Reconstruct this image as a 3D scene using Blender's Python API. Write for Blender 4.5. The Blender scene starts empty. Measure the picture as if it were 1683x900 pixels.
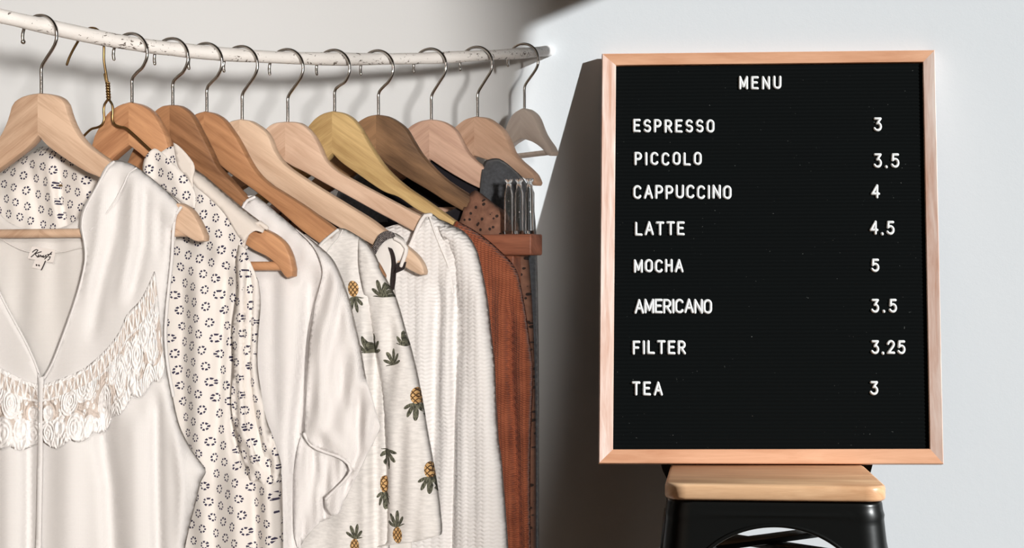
import bpy, bmesh, math, random
import numpy as np
from mathutils import Vector, Matrix
from mathutils.geometry import delaunay_2d_cdt

random.seed(7)
F = 3014.0; CX = 841.5; CY = 450.0; CZ = 0.905
WALL_Y = 2.46
scene = bpy.context.scene
COL = scene.collection

# ------------------------------------------------------------------ helpers
def link(o, parent=None):
    COL.objects.link(o)
    if parent is not None: o.parent = parent
    return o

def tag(o, label=None, cat=None, group=None, kind=None):
    if label: o['label'] = label
    if cat: o['category'] = cat
    if group: o['group'] = group
    if kind: o['kind'] = kind
    return o

def mesh_obj(name, verts, faces, mat, parent=None, uvs=None, smooth=True, sharp=None):
    me = bpy.data.meshes.new(name)
    me.from_pydata([tuple(map(float, v)) for v in verts], [], [tuple(int(i) for i in f) for f in faces])
    me.update()
    if uvs is not None:
        lay = me.uv_layers.new(name='UVMap')
        arr = np.empty(len(me.loops), dtype=np.int32)
        me.loops.foreach_get('vertex_index', arr)
        lay.data.foreach_set('uv', np.asarray(uvs, dtype=np.float32)[arr].ravel())
    if smooth:
        me.shade_smooth()
        if sharp: me.set_sharp_from_angle(angle=math.radians(sharp))
    if mat: me.materials.append(mat)
    o = bpy.data.objects.new(name, me)
    return link(o, parent)

def bm_obj(name, bm, mat, parent=None, sharp=35):
    me = bpy.data.meshes.new(name)
    bmesh.ops.recalc_face_normals(bm, faces=bm.faces)
    bm.to_mesh(me); bm.free()
    me.shade_smooth()
    if sharp: me.set_sharp_from_angle(angle=math.radians(sharp))
    if mat: me.materials.append(mat)
    return link(bpy.data.objects.new(name, me), parent)

def empty(name, loc, rz=0.0):
    o = bpy.data.objects.new(name, None)
    o.empty_display_size = 0.03
    o.location = loc; o.rotation_euler = (0, 0, rz)
    return link(o)

def catmull(pts, step, closed=False):
    P = [np.array(p, float) for p in pts]
    n = len(P); out = []
    segs = n if closed else n - 1
    for i in range(segs):
        p1 = P[i]; p2 = P[(i + 1) % n]
        p0 = P[(i - 1) % n] if (closed or i > 0) else 2 * p1 - p2
        p3 = P[(i + 2) % n] if (closed or i + 2 < n) else 2 * p2 - p1
        k = max(1, int(np.linalg.norm(p2 - p1) / step))
        d1 = max(np.linalg.norm(p1 - p0), 1e-9) ** .5; d2 = max(np.linalg.norm(p2 - p1), 1e-9) ** .5; d3 = max(np.linalg.norm(p3 - p2), 1e-9) ** .5
        m1 = (p2 - p1) / d2 - (p2 - p0) / (d1 + d2) + (p1 - p0) / d1
        m2 = (p3 - p2) / d3 - (p3 - p1) / (d2 + d3) + (p2 - p1) / d2
        m1 = m1 * d2; m2 = m2 * d2
        for j in range(k):
            t = j / k
            out.append((2*t**3 - 3*t**2 + 1) * p1 + (t**3 - 2*t**2 + t) * m1 + (-2*t**3 + 3*t**2) * p2 + (t**3 - t**2) * m2)
    if not closed: out.append(P[-1])
    return out

def add_tube(bm, pts, r, seg=10, closed=False, cap=True, flat=None):
    """sweep a circle of radius r (number or list) along pts; round end caps"""
    P = [Vector(map(float, p)) for p in pts]
    n = len(P)
    R = list(r) if hasattr(r, '__len__') else [r] * n
    T = []
    for i in range(n):
        if closed: t = P[(i + 1) % n] - P[i - 1]
        else: t = P[min(i + 1, n - 1)] - P[max(i - 1, 0)]
        T.append(t.normalized())
    up = Vector((0, 0, 1)) if abs(T[0].z) < .9 else Vector((1, 0, 0))
    N = [(up - T[0] * up.dot(T[0])).normalized()]
    for i in range(1, n):
        v = N[-1] - T[i] * N[-1].dot(T[i])
        N.append(v.normalized() if v.length > 1e-6 else N[-1])
    rows = []
    def ring(c, t, nn, rad):
        b = t.cross(nn)
        row = []
        for k in range(seg):
            a = 2 * math.pi * k / seg
            row.append(bm.verts.new(c + nn * (math.cos(a) * rad) + b * (math.sin(a) * rad)))
        return row
    if cap and not closed:
        for q in (80, 50, 25):
            a = math.radians(q); rows.append(ring(P[0] - T[0] * (R[0] * math.sin(a)), T[0], N[0], R[0] * math.cos(a)))
    for i in range(n): rows.append(ring(P[i], T[i], N[i], R[i]))
    if cap and not closed:
        for q in (25, 50, 80):
            a = math.radians(q); rows.append(ring(P[-1] + T[-1] * (R[-1] * math.sin(a)), T[-1], N[-1], R[-1] * math.cos(a)))
    m = len(rows)
    for i in range(m if closed else m - 1):
        A = rows[i]; B = rows[(i + 1) % m]
        for k in range(seg):
            bm.faces.new((A[k], A[(k + 1) % seg], B[(k + 1) % seg], B[k]))
    if not closed:
        bm.faces.new(rows[0]); bm.faces.new(list(reversed(rows[-1])))

def tube_obj(name, pts, r, mat, parent=None, **kw):
    bm = bmesh.new(); add_tube(bm, pts, r, **kw)
    return bm_obj(name, bm, mat, parent, sharp=60)

def add_box(bm, lo, hi, bevel=0.0):
    ret = bmesh.ops.create_cube(bm, size=1.0)
    vs = ret['verts']
    for v in vs:
        v.co = Vector([lo[i] + (v.co[i] + .5) * (hi[i] - lo[i]) for i in range(3)])
    if bevel:
        es = list({e for v in vs for e in v.link_edges})
        bmesh.ops.bevel(bm, geom=es, offset=bevel, segments=3, affect='EDGES', profile=.5)

# ------------------------------------------------------------------ shader maths
class E:
    nt = None
    def __init__(s, k): s.k = k
    @staticmethod
    def op(o, *a):
        n = E.nt.nodes.new('ShaderNodeMath'); n.operation = o
        for i, v in enumerate(a):
            if isinstance(v, E): E.nt.links.new(v.k, n.inputs[i])
            else: n.inputs[i].default_value = float(v)
        return E(n.outputs[0])
    def __add__(a, b): return E.op('ADD', a, b)
    __radd__ = __add__
    def __sub__(a, b): return E.op('SUBTRACT', a, b)
    def __rsub__(a, b): return E.op('SUBTRACT', b, a)
    def __mul__(a, b): return E.op('MULTIPLY', a, b)
    __rmul__ = __mul__
    def __truediv__(a, b): return E.op('DIVIDE', a, b)
def f1(o): return lambda *a: E.op(o, *a)
SIN, COS, ABS, FRACT, FLOOR, SQRT = map(f1, ('SINE', 'COSINE', 'ABSOLUTE', 'FRACT', 'FLOOR', 'SQRT'))
LT, GT, MIN, MAX, MOD, ATAN2 = map(f1, ('LESS_THAN', 'GREATER_THAN', 'MINIMUM', 'MAXIMUM', 'MODULO', 'ARCTAN2'))

class M:
    """small material builder"""
    def __init__(s, name):
        s.m = bpy.data.materials.new(name); s.m.use_nodes = True
        s.nt = s.m.node_tree; E.nt = s.nt
        s.nt.nodes.clear()
        s.out = s.nt.nodes.new('ShaderNodeOutputMaterial')
        s.b = s.nt.nodes.new('ShaderNodeBsdfPrincipled')
        s.nt.links.new(s.b.outputs[0], s.out.inputs[0])
    def n(s, t, **kw):
        x = s.nt.nodes.new(t)
        for k, v in kw.items(): setattr(x, k, v)
        return x
    def l(s, a, b): s.nt.links.new(a.k if isinstance(a, E) else a, b)
    def coord(s, which='Object'):
        return s.n('ShaderNodeTexCoord').outputs[which]
    def sep(s, sock):
        x = s.n('ShaderNodeSeparateXYZ'); s.l(sock, x.inputs[0])
        return [E(o) for o in x.outputs]
    def comb(s, *v):
        x = s.n('ShaderNodeCombineXYZ')
        for i, a in enumerate(v):
            if isinstance(a, E): s.l(a, x.inputs[i])
            else: x.inputs[i].default_value = a
        return x.outputs[0]
    def noise(s, vec, scale, detail=3, rough=.5, dist=0.0):
        x = s.n('ShaderNodeTexNoise'); s.l(vec, x.inputs['Vector'])
        x.inputs['Scale'].default_value = scale; x.inputs['Detail'].default_value = detail
        x.inputs['Roughness'].default_value = rough; x.inputs['Distortion'].default_value = dist
        return E(x.outputs['Fac'])
    def voro(s, vec, scale, feature='F1'):
        x = s.n('ShaderNodeTexVoronoi', feature=feature); s.l(vec, x.inputs['Vector']); x.inputs['Scale'].default_value = scale
        return E(x.outputs['Distance'])
    def ramp(s, fac, stops):
        x = s.n('ShaderNodeValToRGB'); s.l(fac, x.inputs[0])
        el = x.color_ramp.elements
        while len(el) < len(stops): el.new(.5)
        for e, (p, c) in zip(el, stops):
            e.position = p; e.color = (*c, 1)
        return x.outputs[0]
    def mix(s, fac, a, b):
        x = s.n('ShaderNodeMix', data_type='RGBA')
        if isinstance(fac, E): s.l(fac, x.inputs[0])
        else: x.inputs[0].default_value = fac
        for v, i in ((a, 6), (b, 7)):
            if isinstance(v, tuple): x.inputs[i].default_value = (*v, 1)
            else: s.l(v, x.inputs[i])
        return x.outputs[2]
    def base(s, c):
        if isinstance(c, tuple): s.b.inputs['Base Color'].default_value = (*c, 1)
        else: s.l(c, s.b.inputs['Base Color'])
    def bump(s, h, strength, dist=.001):
        x = s.n('ShaderNodeBump'); s.l(h, x.inputs['Height'])
        x.inputs['Strength'].default_value = strength; x.inputs['Distance'].default_value = dist
        s.l(x.outputs[0], s.b.inputs['Normal'])
        return x.outputs[0]
    def set(s, **kw):
        for k, v in kw.items(): s.b.inputs[k.replace('_', ' ')].default_value = v
    def translucent(s, fac, col):
        t = s.n('ShaderNodeBsdfTranslucent'); mx = s.n('ShaderNodeMixShader')
        if isinstance(col, tuple): t.inputs[0].default_value = (*col, 1)
        else: s.l(col, t.inputs[0])
        mx.inputs[0].default_value = fac
        s.l(s.b.outputs[0], mx.inputs[1]); s.l(t.outputs[0], mx.inputs[2]); s.l(mx.outputs[0], s.out.inputs[0])

def srgb(r, g, b):
    f = lambda c: (c / 255 / 12.92) if c <= 10.3 else ((c / 255 + .055) / 1.055) ** 2.4
    return (f(r), f(g), f(b))

def mat_plain(name, col, rough=.5, metal=0.0, **kw):
    m = M(name); m.base(col); m.set(Roughness=rough, Metallic=metal, **kw); return m.m

def mat_fabric(name, col, weave=900, bump=.25, wrinkle=.5, transl=.22, col2=None):
    m = M(name)
    uv = m.coord('UV')
    c = col
    if col2: c = m.ramp(m.noise(uv, 260, 4, .6), [(.35, col), (.7, col2)])
    m.base(c); m.set(Roughness=.85, Sheen_Weight=.15, Specular_IOR_Level=.2)
    u, v, _ = m.sep(uv)
    h = SIN(u * weave * 6.28) * .15 + SIN(v * weave * 6.28) * .15 + m.noise(uv, 60, 4, .6) * wrinkle + m.noise(uv, 700, 2, .5) * .4
    m.bump(h, bump, .002)
    m.translucent(transl, c)
    return m.m

def mat_print(name):                       # cream cloth printed with small rings of navy dashes
    m = M(name); uv = m.coord('UV'); u, v, _ = m.sep(uv)
    base = srgb(240, 235, 230)
    wob = (m.noise(uv, 40, 2) - .5) * .006
    ca, cb = .0150, .0152
    a = (u * .97 - v * .26 + wob) / ca; b = (u * .26 + v * .97 + wob) / cb
    row = FLOOR(b)
    a2 = a + MOD(ABS(row), 2) * .5
    fx = FRACT(a2) - .5; fy = FRACT(b) - .5
    fx = fx * ca; fy = fy * cb
    r = SQRT(fx * fx + fy * fy * .8); ang = ATAN2(fy, fx)
    cell = SIN(FLOOR(a2) * 12.9 + row * 78.2) * 3.0
    ringm = LT(ABS(r - .0033), .0009) * GT(SIN(ang * 7 + cell), -.45)
    ink = ringm * GT(m.noise(uv, 900, 2), .30)
    c = m.mix(ink, base, srgb(62, 58, 80))
    m.base(c); m.set(Roughness=.85, Specular_IOR_Level=.2)
    m.bump(m.noise(uv, 70, 4, .6) * .6 + m.noise(uv, 900, 2) * .3, .25, .002)
    m.translucent(.18, c)
    return m.m

def mat_knit(name, c1, c2, rows=230, cols=150, bump=.6, transl=.1, diag=0.0):
    m = M(name); uv = m.coord('UV'); u, v, _ = m.sep(uv)
    w = (m.noise(uv, 25, 2) - .5) * .02
    ph = SIN(u * cols * 6.28)
    h = ABS(SIN((v + w * .25 + u * diag) * rows * 3.14 + ph * .5)) * .8 + ABS(SIN((u + w * .15) * cols * 3.14)) * .5 + m.noise(uv, 500, 3, .6) * .6
    c = m.mix(MIN(h * .55 + (m.noise(uv, 45, 3) - .5) * .9, 1.0), c1, c2)
    m.base(c); m.set(Roughness=.9, Specular_IOR_Level=.15, Sheen_Weight=.1)
    m.bump(h, bump, .0035)
    m.translucent(transl, c)
    return m.m

def mat_eyelet(name):
    m = M(name); uv = m.coord('UV')
    d = m.voro(uv, 150); n = m.noise(uv, 300, 3)
    hole = LT(d + n * .12, .34)
    c = m.mix(hole, m.ramp(m.noise(uv, 120, 3), [(.3, srgb(112, 76, 60)), (.75, srgb(140, 100, 80))]), srgb(40, 24, 18))
    m.base(c); m.set(Roughness=.85)
    m.bump((1 - hole) * .8 + n * .3, .5, .003)
    return m.m

def mat_snake(name):
    m = M(name); uv = m.coord('UV'); u, v, _ = m.sep(uv)
    h = SIN(u * 3400) * SIN(v * 2600) + (m.noise(uv, 500, 2) - .5) * 1.6
    c = m.mix(GT(h, .62), srgb(32, 26, 30), srgb(214, 206, 202))
    m.base(c); m.set(Roughness=.8)
    return m.m

def mat_wood(name, light, dark, streak=.35, grain=1.0, slope=33, seed=0.0, gloss=.45, seam=.06, plank=None):
    """grain runs down both arms and meets in a seam at x = 0"""
    m = M(name); X, Y, Z = m.sep(m.coord('Object'))
    if plank is None:
        ax = ABS(X); c, s = math.cos(math.radians(slope)), math.sin(math.radians(slope))
        along = ax * c - Z * s; across = ax * s + Z * c
        side = GT(X, 0.0)
        across = across + side * 1.7
    elif plank == 'x':
        along, across, side = X, Z + Y * .7, GT(X, 99.0)
    else:
        along, across, side = Z, X + Y * .6, GT(X, 99.0)
    vec = m.comb(along * 9 + seed, across * 130 * grain + seed * 3, Y * 40)
    vec2 = m.comb(along * 4 + seed, across * 30 * grain, Y * 10 + seed)
    g = m.noise(vec, 1.0, 5, .62, .6) * (1 - streak) + m.noise(vec2, 1.0, 3, .5, 1.2) * streak
    g = g + (side - .5) * seam
    fine = m.noise(m.comb(along * 60, across * 900, Y * 200), 1.0, 2)
    col = m.ramp(g + (fine - .5) * .12, [(.32, dark), (.62, light)])
    m.base(col); m.set(Roughness=gloss, Specular_IOR_Level=.4)
    m.bump(g * .5 + fine * .4, .12, .001)
    return m.m

# ------------------------------------------------------------------ materials
WHITE = srgb(243, 238, 233)
chrome = mat_plain('chrome', (.55, .53, .51), .13, 1.0)
brass_wire = mat_plain('aged_brass_wire', srgb(150, 124, 84), .3, 1.0)
blouse_white = mat_fabric('soft_white_rayon', srgb(236, 234, 233), 700, .2, .5, .2)
blouse_back = mat_fabric('white_rayon_inside', srgb(234, 231, 228), 700, .2, .4, .25)
white_cotton = mat_fabric('white_cotton_jersey', srgb(246, 243, 242), 800, .35, 1.1, .2)
cream_plain = mat_fabric('plain_cream_cotton', srgb(240, 232, 224), 800, .2, .4, .22)
print_mat = mat_print('navy_ring_print')
heather = mat_fabric('heather_grey_jersey', srgb(226, 224, 222), 800, .25, .7, .15, srgb(244, 242, 239))
knit_white = mat_knit('white_knit', srgb(243, 240, 238), srgb(253, 251, 250), 230, 110, .4, .14)
knit_rust = mat_knit('rust_knit', srgb(104, 50, 34), srgb(178, 104, 74), 420, 240, .5, .04, .3)
eyelet = mat_eyelet('brown_eyelet_cloth')
black_cloth = mat_fabric('black_cotton', srgb(26, 24, 30), 800, .2, .5, .0)
charcoal = mat_fabric('charcoal_cotton', srgb(70, 72, 76), 800, .3, .6, .0, srgb(88, 91, 96))
snake = mat_snake('black_and_white_woven_trim')
white_strap = mat_fabric('white_trim_cloth', srgb(242, 238, 234), 900, .2, .3, .1)

# ------------------------------------------------------------------ plane of a hanger
class Plane:
    def __init__(s, px, Y, deg):
        s.x = (px - CX) / F * Y; s.y = Y; s.th = math.radians(deg)
        s.u = (math.cos(s.th), -math.sin(s.th)); s.n = (-math.sin(s.th), -math.cos(s.th))
    def loc(s, pts, off=0.0):
        p = np.asarray(pts, float).reshape(-1, 2)
        rx = (p[:, 0] - CX) / F; rz = (CY - p[:, 1]) / F
        t = (s.x * s.n[0] + s.y * s.n[1] + off) / (rx * s.n[0] + s.n[1])
        sx = (t * rx - s.x) * s.u[0] + (t - s.y) * s.u[1]
        return np.stack([sx, CZ + t * rz], 1)
    def px(s, sz, off=0.0):
        sz = np.asarray(sz, float).reshape(-1, 2)
        x = s.x + sz[:, 0] * s.u[0] + off * s.n[0]; y = s.y + sz[:, 0] * s.u[1] + off * s.n[1]
        return np.stack([CX + F * x / y, CY - F * (sz[:, 1] - CZ) / y], 1)
    def mirror(s, pts, off=0.0):
        q = s.loc(pts, off); q[:, 0] *= -1
        return [tuple(a) for a in s.px(q, off)]
    def root(s, name, z): 
        s.z = z
        return empty(name, (s.x, s.y, z), -s.th)
    def verts(s, sz, off):
        off = np.broadcast_to(off, (len(sz),))
        return np.stack([sz[:, 0], -off, sz[:, 1] - s.z], 1)

def inside(poly, pts):
    x, y = pts[:, 0], pts[:, 1]; r = np.zeros(len(pts), bool)
    n = len(poly)
    for i in range(n):
        x1, y1 = poly[i]; x2, y2 = poly[(i + 1) % n]
        c = ((y1 > y) != (y2 > y)) & (x < (x2 - x1) * (y - y1) / ((y2 - y1) if y2 != y1 else 1e-9) + x1)
        r ^= c
    return r

def seg_dist(pts, A, B):
    d = np.full(len(pts), 1e9)
    for a, b in zip(A, B):
        ab = b - a; L = max(ab.dot(ab), 1e-12)
        t = np.clip(((pts - a) @ ab) / L, 0, 1)
        d = np.minimum(d, np.linalg.norm(pts - (a + t[:, None] * ab), axis=1))
    return d

def fold_field(px, folds):
    o = np.zeros(len(px))
    for pts, amp, w in folds:
        q = sorted(pts, key=lambda p: p[1])
        ys = np.array([p[1] for p in q], float); xs = np.array([p[0] for p in q], float)
        x = np.interp(px[:, 1], ys, xs)
        d = (px[:, 0] - x) / w
        fade = np.clip((px[:, 1] - ys[0]) / 40 + .2, 0, 1) * np.clip((ys[-1] - px[:, 1]) / 40 + .2, 0, 1)
        o += 1.45 * amp * np.exp(-d * d) * fade
    return o

def waves(px, amp, wl, seed, slant=0.0):
    rr = random.Random(seed); o = np.zeros(len(px))
    for k in range(4):
        l = wl * (.6 + rr.random() * 1.1); a = amp * (.4 + rr.random() * .6); sl = slant + (rr.random() - .5) * .25
        o += a * np.sin((px[:, 0] + sl * px[:, 1]) / l * 6.283 + rr.random() * 6.283 + .5 * np.sin(px[:, 1] / (200 + 200 * rr.random())))
    return o * .8

def cloth(name, pl, outline, closed_idx, d, mat, parent, w=34, res=7, folds=(), wave=(0, 100, 0, 0), smooth=True, thick=.0009, extra=None, lay=None):
    """A sheet of cloth lying about `d` in front of the hanger plane. outline: traced polygon; closed_idx: the
    index ranges (i, j) of its runs that turn back to the plane (shoulders, sides); others stay open edges."""
    flags = []
    P = []
    n = len(outline)
    for i in range(n):
        a = outline[i]
        cl = any(i0 <= i < i1 for i0, i1 in closed_idx)
        b = outline[(i + 1) % n]
        L = math.hypot(b[0] - a[0], b[1] - a[1]); k = max(1, int(L / (res * .8)))
        if smooth:
            seg = catmull([outline[i - 1], a, b, outline[(i + 2) % n]], 1e9)   # placeholder, replaced below
        P.append(a); flags.append(cl)
    if smooth:
        pts = []; fl = []
        for i in range(n):
            p0, p1, p2, p3 = [np.array(outline[(i + q) % n], float) for q in (-1, 0, 1, 2)]
            L = np.linalg.norm(p2 - p1); k = max(1, int(L / (res * .8)))
            # tangents limited at sharp corners
            def tang(a, b, c):
                v1 = b - a; v2 = c - b; l1 = np.linalg.norm(v1) + 1e-9; l2 = np.linalg.norm(v2) + 1e-9
                if (v1 @ v2) / (l1 * l2) < .3: return np.zeros(2)
                return (v1 / l1 + v2 / l2) * .5 * min(l1, l2)
            m1 = tang(p0, p1, p2); m2 = tang(p1, p2, p3)
            if not m1.any(): m1 = (p2 - p1)
            if not m2.any(): m2 = (p2 - p1)
            for j in range(k):
                t = j / k
                pts.append((2*t**3-3*t**2+1)*p1 + (t**3-2*t**2+t)*m1 + (-2*t**3+3*t**2)*p2 + (t**3-t**2)*m2); fl.append(flags[i])
        B = np.array(pts)
    else:
        B = np.array(outline, float); fl = flags
    nb = len(B)
    lo = B.min(0); hi = B.max(0)
    gx = np.arange(lo[0], hi[0], res); gy = np.arange(lo[1], hi[1], res * .866)
    G = np.array([(x + (res * .5 if j % 2 else 0), y) for j, y in enumerate(gy) for x in gx])
    G = G[inside(B, G)]
    A2 = B; B2 = np.roll(B, -1, 0)
    if len(G):
        G = G[seg_dist(G, A2, B2) > res * .55]
    V = np.concatenate([B, G]) if len(G) else B
    vs, es, fs, ov, oe, of = delaunay_2d_cdt([Vector(v) for v in V], [(i, (i + 1) % nb) for i in range(nb)], [], 1, 1e-5)
    px = np.array([(v.x, v.y) for v in vs])
    fi = np.array(fl)
    off = np.full(len(px), float(d))
    if fi.any():
        dist = seg_dist(px, A2[fi], B2[fi])
        q = np.clip(dist / w, 0, 1)
        prof = np.sqrt(np.clip(1 - (1 - q) ** 2, 0, 1))
        off = d * prof
    else: prof = np.ones(len(px))
    add = fold_field(px, folds) + (waves(px, *wave) if wave[0] else 0)
    if extra is not None: add = add + extra(px)
    off = off + add * np.clip(prof, 0, 1)
    rx = (px[:, 0] - CX) / F; rz = (CY - px[:, 1]) / F
    t = (pl.x * pl.n[0] + pl.y * pl.n[1] + off) / (rx * pl.n[0] + pl.n[1])
    sx = (t * rx - pl.x) * pl.u[0] + (t - pl.y) * pl.u[1]
    sz = np.stack([sx, CZ + t * rz], 1)
    uv = lay(px) if lay else sz
    o = mesh_obj(name, pl.verts(sz, off), fs, mat, parent, uvs=uv)
    md = o.modifiers.new('thickness', 'SOLIDIFY'); md.thickness = thick; md.offset = 0
    return o

# ------------------------------------------------------------------ room
def poly_sheet(name, pts2, hole, to3, thick_vec, mat):
    V = [Vector(p) for p in pts2] + [Vector(p) for p in hole]
    n, h = len(pts2), len(hole)
    ed = [(i, (i + 1) % n) for i in range(n)] + [(n + i, n + (i + 1) % h) for i in range(h)]
    vs, es, fs, *_ = delaunay_2d_cdt(V, ed, [], 0, 1e-6)
    H = np.array(hole)
    keep = []
    for f in fs:
        c = np.mean([[vs[i].x, vs[i].y] for i in f], 0)[None]
        if not inside(H, c)[0]: keep.append(f)
    bm = bmesh.new()
    bv = [bm.verts.new(to3(v.x, v.y)) for v in vs]
    fcs = [bm.faces.new([bv[i] for i in f]) for f in keep]
    r = bmesh.ops.extrude_face_region(bm, geom=fcs)
    for g in r['geom']:
        if isinstance(g, bmesh.types.BMVert): g.co += Vector(thick_vec)
    return bm_obj(name, bm, mat, sharp=30)

def wallmat(name, col):
    m = M(name); o = m.coord('Object')
    m.base(col); m.set(Roughness=.8, Specular_IOR_Level=.2)
    m.bump(m.noise(o, 90, 4, .6) + m.noise(o, 400, 2) * .5, .06, .002)
    return m.m
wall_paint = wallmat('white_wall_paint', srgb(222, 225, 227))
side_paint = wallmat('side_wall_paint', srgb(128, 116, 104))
m = M('pale_oak_floor'); X, Y, Z = m.sep(m.coord('Object'))
pl_ = FLOOR(Y / .12); g = m.noise(m.comb(X * 6 + pl_ * 3.7, Y * 60, 0.0), 1.0, 4, .6, .5)
seam = LT(FRACT(Y / .12), .02)
m.base(m.mix(seam, m.ramp(g, [(.3, srgb(112, 86, 62)), (.7, srgb(140, 112, 84))]), srgb(80, 60, 44))); m.set(Roughness=.45)
floor_mat = m.m

def box_struct(name, lo, hi, mat):
    bm = bmesh.new(); add_box(bm, lo, hi)
    return tag(bm_obj(name, bm, mat, sharp=30), kind='structure')
XL, XR = -1.15, 1.2
box_struct('floor', (XL - .1, -2.2, -.05), (XR + .1, WALL_Y + .1, 0), floor_mat)
box_struct('wall_back', (XL - .1, WALL_Y, 0), (XR + .1, WALL_Y + .1, 2.6), wall_paint)
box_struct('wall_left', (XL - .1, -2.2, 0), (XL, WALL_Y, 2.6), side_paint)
box_struct('baseboard_back', (XL, WALL_Y - .014, 0), (XR, WALL_Y, .09), mat_plain('white_gloss_paint', srgb(230, 230, 228), .35))
# sunlight direction; unseen right wall added, its slanted opening shaped to cut the sunlight
SUN = Vector((-1, .65, -.42))
def sun_cut(px, py):
    x = (px - CX) / F * WALL_Y; z = CZ + (CY - py) / F * WALL_Y
    return (WALL_Y - .65 * (XR - x), z + .42 * (XR - x))
hole = [sun_cut(846, 45), sun_cut(782, 480), sun_cut(735, 700), sun_cut(708, 866), sun_cut(390, 1000)]
hole.append((hole[-1][0], .06))
ztop = hole[0][1]; hole += [(2.40, hole[-1][1]), (2.40, ztop)]
tag(poly_sheet('sun_blocker_wall', [(-2.2, 0), (WALL_Y, 0), (WALL_Y, 2.9), (-2.2, 2.9)], hole, lambda y, z: (XR, y, z), (.02, 0, 0), side_paint), kind='structure')

# ------------------------------------------------------------------ rail
m = M('chipped_white_paint'); o_ = m.coord('Object'); X, Y, Z = m.sep(o_)
nn = m.noise(m.comb(X * 1.0, Y * 1.0, Z * 1.6), 130, 6, .7, .8)
big = m.noise(o_, 9, 2)
chip = LT(nn + big * .35 + GT(Z, 5.0) * 0, .575)
m.base(m.mix(chip, m.ramp(m.noise(m.comb(X * 6, Y * 6, Z * 60), 1.0, 4), [(.3, srgb(226, 223, 219)), (.7, srgb(246, 244, 241))]), srgb(98, 88, 80)))
m.set(Roughness=.55); m.bump(nn + m.noise(o_, 30, 3), .3, .003)
rail_mat = m.m
rail_pts = [(0, 26, 1.893, 25), (68, 41.5, 1.92, 24.5), (130, 55, 1.945, 24), (185, 66, 1.965, 24), (245, 76, 1.985, 24), (284, 80.5, 2.0, 23.5), (340, 86.5, 2.022, 22.5), (398, 91, 2.045, 21.5),
            (473, 95, 2.072, 21), (550, 97, 2.105, 20.5), (622, 97, 2.155, 20), (709, 95.5, 2.20, 18.5), (785, 91.5, 2.237, 17.5), (825, 89.5, 2.28, 17), (862, 87, 2.335, 17), (888, 84.5, 2.41, 17), (902, 83.5, 2.458, 17)]
rp = [(-1.149, 1.68, 1.29, .0095), (-.98, 1.74, 1.262, .009), (-.75, 1.82, 1.215, .0085)]
for x, y, Y, w in rail_pts: rp.append(((x - CX) / F * Y, Y, CZ + (CY - y) / F * Y, w / 2 / F * Y))
rr = catmull(rp, .012)
rnd = random.Random(3)
rail = tube_obj('clothes_rail', [p[:3] for p in rr], [p[3] * (1 + .05 * math.sin(i * .55) + (rnd.random() - .5) * .05) for i, p in enumerate(rr)], rail_mat, seg=20)
tag(rail, 'crooked branch painted chipped white that all the clothes hangers hang from', 'clothes rail')
rail_y = lambda px: np.interp(px, [q[0] for q in rail_pts], [q[2] for q in rail_pts])

# ------------------------------------------------------------------ wooden hangers
def wood_body(name, pl, top, low, T, mat, parent, bev=.0032):
    """right-hand outline traced in the photo (top: neck to tip, low: tip back to the notch), mirrored for the left arm"""
    t = catmull(top, 5); l = catmull(low, 5)
    R = pl.loc([tuple(p) for p in t + l])
    R[0, 0] = 0.0; R[-1, 0] = 0.0
    Lf = R[1:-1][::-1].copy(); Lf[:, 0] *= -1
    O = np.concatenate([R, Lf])
    # drop near duplicates
    keep = [0]
    for i in range(1, len(O)):
        if np.linalg.norm(O[i] - O[keep[-1]]) > .0012: keep.append(i)
    O = O[keep]; n = len(O)
    area = .5 * sum(O[i, 0] * O[(i + 1) % n, 1] - O[(i + 1) % n, 0] * O[i, 1] for i in range(n))
    tv = np.roll(O, -1, 0) - np.roll(O, 1, 0); tv /= np.linalg.norm(tv, axis=1)[:, None] + 1e-12
    nv = np.stack([tv[:, 1], -tv[:, 0]], 1) * (1 if area > 0 else -1)      # outward
    rings = []
    for ins, y in ((bev, -T), (bev * .3, -T + bev * .3), (0, -T + bev), (0, T - bev), (bev * .3, T - bev * .3), (bev, T)):
        q = O - nv * ins
        rings.append([(a, y, b - pl.z) for a, b in q])
    verts = [v for r in rings for v in r]; faces = []
    for k in range(len(rings) - 1):
        for i in range(n):
            j = (i + 1) % n
            faces.append((k * n + i, k * n + j, (k + 1) * n + j, (k + 1) * n + i))
    for k in (0, len(rings) - 1):
        q = [Vector((rings[k][i][0], rings[k][i][2])) for i in range(n)]
        vs, es, fs, ov, *_ = delaunay_2d_cdt(q, [(i, (i + 1) % n) for i in range(n)], [], 1, 1e-7)
        for f in fs:
            try: faces.append(tuple(k * n + ov[i][0] for i in f))
            except IndexError: pass
    return mesh_obj(name, verts, faces, mat, parent, sharp=40)

def hook_pts(z0, z1, R, bend=.33, c=-.10, end=200):
    """hook in the local x-z plane: stem from z0, loop topping out at z1"""
    H = z1 - z0; cz = z1 - R; cx = c * R
    p = [(0, z0 - .004), (0, z0 + H * bend * .6), (0.0, z0 + H * bend * .95), (.0012, z0 + H * bend * 1.1)]
    e = (cx + R * math.cos(math.radians(-38)), cz + R * math.sin(math.radians(-38)))
    p += [(e[0] * .5, (p[-1][1] + e[1]) * .5 - .0005), (e[0] * .85, e[1] - .003)]
    for a in range(-30, end + 1, 8):
        p.append((cx + R * math.cos(math.radians(a)), cz + R * math.sin(math.radians(a))))
    return p

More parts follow.
